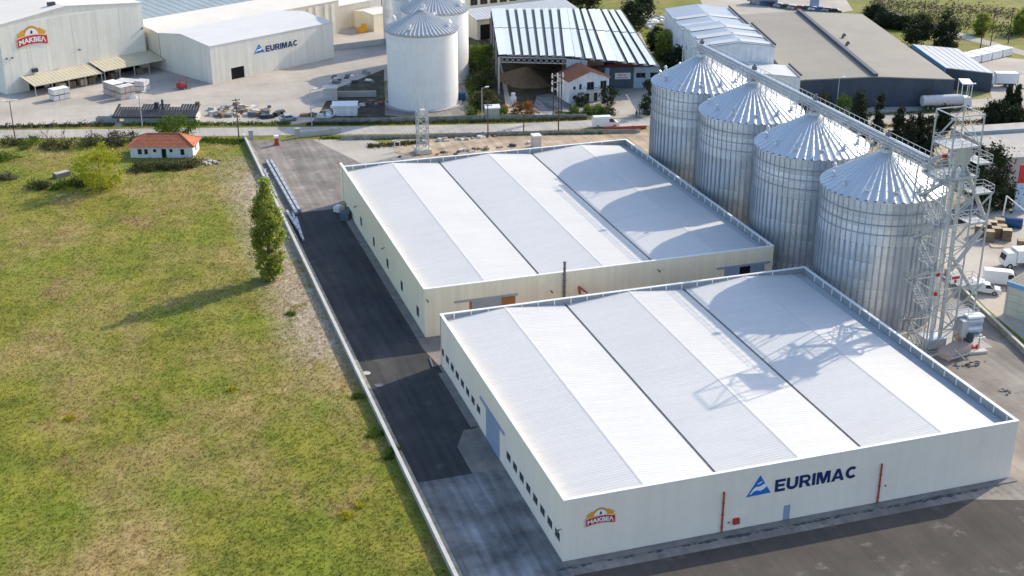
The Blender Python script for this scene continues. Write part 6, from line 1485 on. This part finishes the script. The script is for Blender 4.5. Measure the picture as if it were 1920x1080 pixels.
# ================================================================== trees and shrubs
tree('poplar_tree', 'tall slender poplar beside the low boundary wall', 'tree', at(507, 524), 17.8, 5.2, 'leaf_poplar', 11500, 0.42, 'poplar', 0.03, 190, 0.42)
tree('willow_tree', 'round yellow-green tree in the meadow left of the cottage', 'tree', at(190, 352), 8.6, 11.5, 'leaf_yellow', 5200, 0.38, 'round', 0.04, 80, 0.55)
tree('leafy_tree', 'green bushy tree behind the cottage', 'tree', at(330, 262), 5.2, 10.5, 'leaf_green', 3200, 0.42, 'round', 0.05, 55, 0.6)
tree('leafy_tree', 'green tree between the white silo and the striped shed', 'tree', at(899, 140), 8.0, 8.0, 'leaf_green', 2600, 0.5, 'round', 0.1, 50, 0.8)
tree('leafy_shrub', 'tall green hedge shrub along the left side of the striped shed, far', 'shrub', at(905, 165), 4.6, 7.0, 'leaf_olive', 1700, 0.5, 'shrub', 0.02, 40, 0.7)
tree('leafy_shrub', 'tall green hedge shrub along the left side of the striped shed, near', 'shrub', at(910, 198), 4.0, 7.0, 'leaf_bramble', 1700, 0.5, 'shrub', 0.02, 40, 0.7)
tree('round_shrub', 'clipped dark round shrub at the corner of the white house', 'shrub', at(1139, 198), 4.6, 4.8, 'leaf_dark', 1900, 0.35, 'round', 0.04, 50, 0.4)
tree('leafy_shrub', 'dark shrub before the door of the white house', 'shrub', at(1090, 198), 3.0, 4.0, 'leaf_dark', 1100, 0.35, 'shrub', 0.02, 30, 0.4)
tree('cypress_tree', 'dark cypress against the left edge of the far silo', 'tree', at(1214, 215), 8.5, 4.2, 'leaf_dark', 2000, 0.4, 'cypress', 0.03, 50, 0.5)
k = 0
for (u, v, h_, w_, lf) in ((1100, 215, 2.2, 3.2, 'leaf_green'), (1122, 214, 2.6, 3.6, 'leaf_green'), (1142, 216, 2.0, 3.0, 'leaf_olive'), (1078, 214, 1.8, 2.6, 'leaf_green'), (970, 214, 3.0, 3.4, 'leaf_orange'), (988, 216, 3.4, 3.4, 'leaf_orange'), (938, 216, 2.2, 3.2, 'leaf_green'), (880, 218, 2.4, 4.0, 'leaf_green')):
    tree('garden_shrub', ['green garden shrub second from the left before the white house', 'largest green garden shrub before the white house', 'olive garden shrub at the right end before the white house', 'small green garden shrub at the left end before the white house', 'orange-brown shrub by the road, left of two', 'orange-brown shrub by the road, right of two', 'green shrub right of the small grey hut by the road', 'green shrub left of the small grey hut by the road'][k], 'shrub', at(u, v), h_, w_, lf, 800, 0.35, 'shrub', 0.02, 24, 0.4, 'shrubs along the far road side'); k += 1
# dark conifers behind the conveyor
k = 0
LBL = ['big dark conifer in front of the dark hall, left of the thin cypress', 'thin dark cypress right of the big conifer before the dark hall', 'dark cypress left one of the clump behind the conveyor', 'dark cypress second of the clump behind the conveyor', 'dark cypress third of the clump behind the conveyor', 'dark cypress at the right of the clump behind the conveyor', 'dark cypress half hidden behind the tower top', 'large dark tree behind the tower before the pinkish building', 'dark bushy tree right of the tower top, left one', 'dark bushy tree right of the tower top, right one', 'slim dark cypress beside the lamp post near the right edge', 'second slim dark cypress beside the lamp post near the right edge', 'dark conifer low behind the tower, beside the pinkish building']
for (u, v, h_, w_, lf, pf) in ((1604, 262, 11.0, 6.5, 'leaf_cypress', 'cone'), (1643, 268, 11.5, 2.6, 'leaf_cypress', 'cypress'), (1682, 285, 10.0, 4.0, 'leaf_cypress', 'cypress'), (1700, 300, 9.5, 4.0, 'leaf_cypress', 'cypress'), (1716, 292, 9.5, 3.6, 'leaf_cypress', 'cypress'), (1735, 300, 9.5, 4.0, 'leaf_cypress', 'cypress'), (1768, 250, 6.5, 4.0, 'leaf_dark', 'cypress'), (1858, 385, 13.0, 10.0, 'leaf_dark', 'cone'), (1868, 236, 5.5, 6.5, 'leaf_dark', 'round'), (1902, 244, 5.5, 8.0, 'leaf_dark', 'cone'), (1888, 212, 6.5, 2.6, 'leaf_cypress', 'cypress'), (1903, 214, 7.0, 2.6, 'leaf_cypress', 'cypress'), (1835, 330, 7.0, 5.5, 'leaf_dark', 'cone')):
    tree('cypress_tree' if pf == 'cypress' else 'dark_tree', LBL[k], 'tree', at(u, v), h_, w_, lf, 5200 if w_ > 5 else 3200, 0.55, pf, 0.03, 90, w_ * 0.085, 'dark evergreens at the right'); k += 1
tree('leafy_tree', 'pale olive bush before the left end of the dark hall', 'tree', at(1545, 208), 4.0, 5.0, 'leaf_olive', 1000, 0.4, 'shrub', 0.03, 26, 0.5)
tree('leafy_tree', 'green bush beside the lamp post before the dark hall', 'tree', at(1580, 215), 4.5, 4.0, 'leaf_green', 900, 0.4, 'round', 0.05, 26, 0.5)
bare_tree('bare_tree', 'leafless pinkish tree before the dark hall, above the thin cypress', at(1643, 215), 6.5, 1.1, material='bark')
tree('leafy_tree', 'brown leafless bush in front of the pale tank truck', 'tree', at(1738, 203), 4.0, 3.6, 'leaf_brown', 700, 0.35, 'round', 0.06, 26, 0.5)
# trees between striped shed and white building, and the top edge
k = 0
LBL = ['dark tree left one of the group at the top behind the striped roof', 'dark tree right one of the group at the top behind the striped roof', 'tall dark tree at the top right corner of the striped roof', 'second tall dark tree at the top right corner of the striped roof', 'yellow-green tree between the striped roof and the tall white building', 'green tree between the striped roof and the tall white building', 'dark green tree at the foot of the tall white building']
for (u, v, h_, w_, lf) in ((1062, 20, 5.5, 8, 'leaf_dark'), (1100, 16, 5.0, 9, 'leaf_dark'), (1186, 58, 8.5, 8, 'leaf_dark'), (1205, 40, 8.0, 8, 'leaf_dark'), (1232, 100, 7.5, 5.5, 'leaf_olive'), (1250, 112, 8.0, 7.0, 'leaf_poplar'), (1268, 138, 6.5, 7.5, 'leaf_dark')):
    tree('leafy_tree', LBL[k], 'tree', at(u, v), h_, w_, lf, 3000, 0.6, 'round', 0.06, 60, w_ * 0.1, 'trees around the striped shed'); k += 1
k = 0
LBL = ['broad dark tree at the far corner of the dark hall, left of two', 'dark pointed tree at the far corner of the dark hall, right of two', 'dark hedge tree beyond the taupe roof, left end', 'dark hedge tree beyond the taupe roof, second', 'dark hedge tree beyond the taupe roof, third', 'dark hedge tree beyond the taupe roof, right end', 'small green tree beside the leftmost field pole', 'green tree at the right edge beyond the field poles']
for (u, v, h_, w_, pf) in ((1718, 88, 9.0, 8.5, 'round'), (1772, 86, 10.5, 8.5, 'cone'), (1640, 36, 4.0, 7.0, 'round'), (1662, 50, 4.0, 8.0, 'shrub'), (1680, 52, 3.2, 7.0, 'shrub'), (1694, 54, 3.2, 6.0, 'shrub'), (1840, 64, 6.0, 5.0, 'round'), (1918, 62, 7.0, 6.0, 'round')):
    tree('leafy_tree', LBL[k], 'tree', at(u, v), h_, w_, 'leaf_dark' if k < 6 else 'leaf_poplar', 3600, 0.6, pf, 0.04, 50, w_ * 0.1, 'trees at the far right field'); k += 1
k = 0
for u, v in ((1650, 10), (1672, 14), (1700, 10), (1725, 6), (1760, 4)):
    bare_tree('bare_tree', ['thin leafless tree at the top edge of the field, %s from the left' % s for s in ('first', 'second', 'third', 'fourth', 'fifth')][k], at(u, v), 6.0, 0.8, 'leafless trees at the top'); k += 1
# scrub along the road on the left, brambles in front of the cottage
k = 0
SC = ((20, 272, 1.6, 6, 'leaf_bramble'), (60, 272, 1.8, 7, 'leaf_green'), (100, 276, 1.7, 7, 'leaf_bramble'), (140, 276, 1.9, 7, 'leaf_bramble'), (180, 270, 2.0, 6, 'leaf_bramble'), (215, 268, 2.4, 5, 'leaf_brown'), (240, 268, 2.6, 6, 'leaf_olive'), (10, 300, 1.4, 5, 'leaf_green'), (75, 352, 1.3, 4.5, 'leaf_bramble'), (120, 350, 1.2, 5, 'leaf_green'), (150, 345, 1.0, 5, 'leaf_olive'), (12, 335, 1.0, 4, 'leaf_brown'))
LBL = ['dark bramble at the left edge below the road', 'green scrub below the road right of the left street lamp', 'bramble patch below the road, third from the left edge', 'bramble patch below the road, above the yellow-green tree', 'bramble patch below the road, left of the brown bush', 'brown leafless bush left of the cottage by the road', 'olive bush between the brown bush and the cottage', 'green weeds at the left edge below the brambles', 'low dark bramble in the meadow at the left, farthest from the tree', 'green weeds in the meadow left of the yellow-green tree', 'olive weeds at the left foot of the yellow-green tree', 'brown weeds at the left edge of the meadow']
for (u, v, h_, w_, lf) in SC:
    tree('scrub_bush', LBL[k], 'shrub', at(u, v), h_, w_, lf, 900, 0.34, 'shrub', 0.02, 30, 0.5, 'scrub at the field edge', (1.3, 0.7)); k += 1
for k, (u, v) in enumerate(((90, 268), (122, 266), (172, 266), (205, 266))):
    bare_tree('bare_tree', 'leafless sapling beside the road at the left, %s of four' % ('first', 'second', 'third', 'fourth')[k], at(u, v), 4.6, 0.9, 'leafless saplings at the left')
for k, (u, v) in enumerate(((262, 318), (288, 316), (314, 316), (340, 314), (362, 310))):
    tree('scrub_bush', 'bramble thicket before the cottage, %s from the left' % ('first', 'second', 'third', 'fourth', 'fifth')[k], 'shrub', at(u, v), 1.3, 5.0, 'leaf_bramble', 900, 0.32, 'shrub', 0.02, 30, 0.45, 'brambles before the cottage')
for k, (u, v, h_, w_) in enumerate(((545, 590, 0.5, 1.6), (702, 815, 0.7, 2.6), (728, 855, 0.8, 2.8), (742, 845, 0.6, 2.0), (672, 745, 0.5, 1.8))):
    tree('weed_clump', 'dark green weeds at the foot of the low boundary wall, %s from the far end' % ('first', 'fourth', 'fifth', 'third', 'second')[k], 'plant', at(u, v), h_, w_, 'leaf_green', 420, 0.22, 'shrub', 0.02, 20, 0.22, 'weeds along the wall')
for k, (u, v, h_, w_) in enumerate(((648, 968, 0.45, 1.8), (436, 732, 0.45, 1.6), (675, 950, 0.35, 1.2), (130, 785, 0.35, 1.6))):
    tree('flower_clump', ['yellow flowering weed clump, nearest in the meadow', 'yellow flowering weed clump in the middle of the meadow', 'small yellow flowering clump beside the nearest one', 'faint yellow flowering clump at the left of the meadow'][k], 'plant', at(u, v), h_, w_, 'flower_yellow', 300, 0.2, 'shrub', 0.02, 16, 0.2, 'yellow flower clumps')

dm = MB()
for i in range(150):
    x_ = rng.uniform(43, 102); y_ = 116.45 - abs(rng.normal(0, 0.12)); s_ = rng.uniform(0.08, 0.32) * (1.8 if abs(x_ - 63) < 2.5 or abs(x_ - 93) < 2 else 1)
    dm.add([(x_ - s_ * 1.6, y_, 0.03), (x_, y_ - s_ * 0.5, 0.03), (x_ + s_ * 1.6, y_, 0.03), (x_, y_ + 0.1, 0.03), (x_, y_, 0.03 + s_ * 0.35)], [(0, 1, 4), (1, 2, 4), (2, 3, 4), (3, 0, 4)])
tag(dm.build('gutter_dirt', 'dark_trim'), 'line of black dirt along the strip under the lettered front wall', 'dirt', None, 'stuff')
# ================================================================== grass of the meadow, hedges along the road (uncountable)
def blades(name, pts, h, w, material, label, lean=0.5):
    n = len(pts); k = 3
    base = np.repeat(pts, k, axis=0); N_ = n * k
    base = base + np.concatenate([rng.normal(0, w * 0.8, (N_, 2)), np.zeros((N_, 1))], 1)
    a = rng.uniform(0, 2 * np.pi, N_); d = np.stack([np.cos(a), np.sin(a), np.zeros(N_)], 1)
    ww = (w * rng.uniform(0.4, 1.0, N_))[:, None]; hh = (h * rng.uniform(0.3, 1.0, N_))[:, None]
    t = rng.normal(0, lean, (N_, 2)); top = base + np.concatenate([t * hh, hh], 1)
    v = np.stack([base - d * ww / 2, base + d * ww / 2, top], 1).reshape(-1, 3); f = np.arange(N_ * 3)
    me = bpy.data.meshes.new(name); me.vertices.add(len(v)); me.vertices.foreach_set('co', v.ravel().astype(np.float32))
    me.loops.add(len(f)); me.loops.foreach_set('vertex_index', f.astype(np.int32)); me.polygons.add(N_); me.polygons.foreach_set('loop_start', np.arange(0, N_ * 3, 3, dtype=np.int32))
    me.update(calc_edges=True); me.materials.append(MATS[material])
    return tag(obj(name, me), label, 'grass', None, 'stuff')
n = 95000
y = 95 + (300 - 95) * rng.uniform(0, 1, n) ** 1.25; x = rng.uniform(-1, 1, n); xl = -8 - 0.1 * (y - 95) - 6
x = xl + (31.0 - xl) * rng.uniform(0, 1, n)
keep = y < 305.5 - 0.28 * (x + 0) - 2
pts = np.stack([x, y, np.zeros(n) + 0.012], 1)[keep]
blades('meadow_grass', pts, 0.26, 0.13, 'meadow_tuft', 'short rough grass and dry stalks covering the meadow')
def strip(pts_uv, w, n, h, material, label, name='hedge_growth', sz=0.35):
    P_ = [at(*q_) for q_ in pts_uv]; out = []
    L_ = [(b - a).length for a, b in zip(P_[:-1], P_[1:])]
    for (a, b), l in zip(zip(P_[:-1], P_[1:]), L_):
        m_ = int(n * l / sum(L_)); f = rng.uniform(0, 1, m_)[:, None]; A, B = np.array(a), np.array(b)
        q_ = A + (B - A) * f; d = (B - A) / np.linalg.norm(B - A); nn = np.array([-d[1], d[0], 0]); o = rng.normal(0, 0.4, m_)[:, None] * w
        bump = 0.45 + 0.55 * np.sin(q_[:, :1] * 1.1 + 2 * np.sin(q_[:, 1:2] * 0.6)) ** 2
        q_ = q_ + nn * o; q_[:, 2] = (np.abs(rng.normal(0, 0.45, m_)) * h * bump[:, 0] * np.exp(-(o[:, 0] / w) ** 2) + 0.05); out.append(q_)
    me = quads_mesh(name, np.concatenate(out), sz, material); tag(obj(name, me), label, 'hedge', None, 'stuff')
strip(((0, 239), (160, 235.5), (215, 235)), 1.3, 2200, 1.1, 'leaf_bramble', 'dark hedge growth along the far road side at the left')
strip(((230, 235), (380, 234), (545, 233)), 1.3, 3000, 1.1, 'leaf_green', 'green hedge growth along the far road side before the black-roofed shed')
strip(((575, 234), (720, 232), (900, 229), (1100, 223.5)), 1.2, 4200, 0.9, 'leaf_bramble', 'dark hedge growth along the far road side before the white silo')
strip(((600, 260), (740, 259), (800, 257), (960, 252), (1130, 250)), 1.3, 3600, 0.7, 'leaf_green', 'weedy growth along the near road side before the dirt ground')
strip(((690, 275), (735, 272), (800, 266)), 2.0, 1500, 0.6, 'leaf_bramble', 'weeds around the foot of the lattice mast')
strip(((380, 262), (420, 266), (452, 268)), 2.5, 1500, 0.6, 'leaf_green', 'bright weeds between the cottage and the entrance')
strip(((1500, 236), (1650, 238), (1760, 232), (1860, 228)), 2.0, 2400, 0.6, 'leaf_bramble', 'brown-green verge growth along the right road')
strip(((1480, 220), (1650, 214.5), (1800, 207), (1900, 203)), 1.6, 2000, 0.5, 'leaf_green', 'green strip between the two right-hand roads')
strip(((1620, 26), (1700, 30), (1800, 44), (1920, 60)), 14.0, 3000, 0.7, 'leaf_olive', 'rough scrub on the far right field', 'field_scrub', 0.6)
strip(((1630, 8), (1760, 14), (1920, 30)), 16.0, 2200, 0.6, 'leaf_brown', 'brown leafless scrub at the top of the far right field', 'field_scrub', 0.6)
strip(((868, 120), (880, 160), (890, 205)), 1.6, 2600, 2.2, 'leaf_green', 'overgrown hedge between the white silo and the striped shed')
strip(((1040, 212), (1100, 214), (1150, 214)), 1.2, 900, 0.6, 'leaf_green', 'low garden growth before the white house')
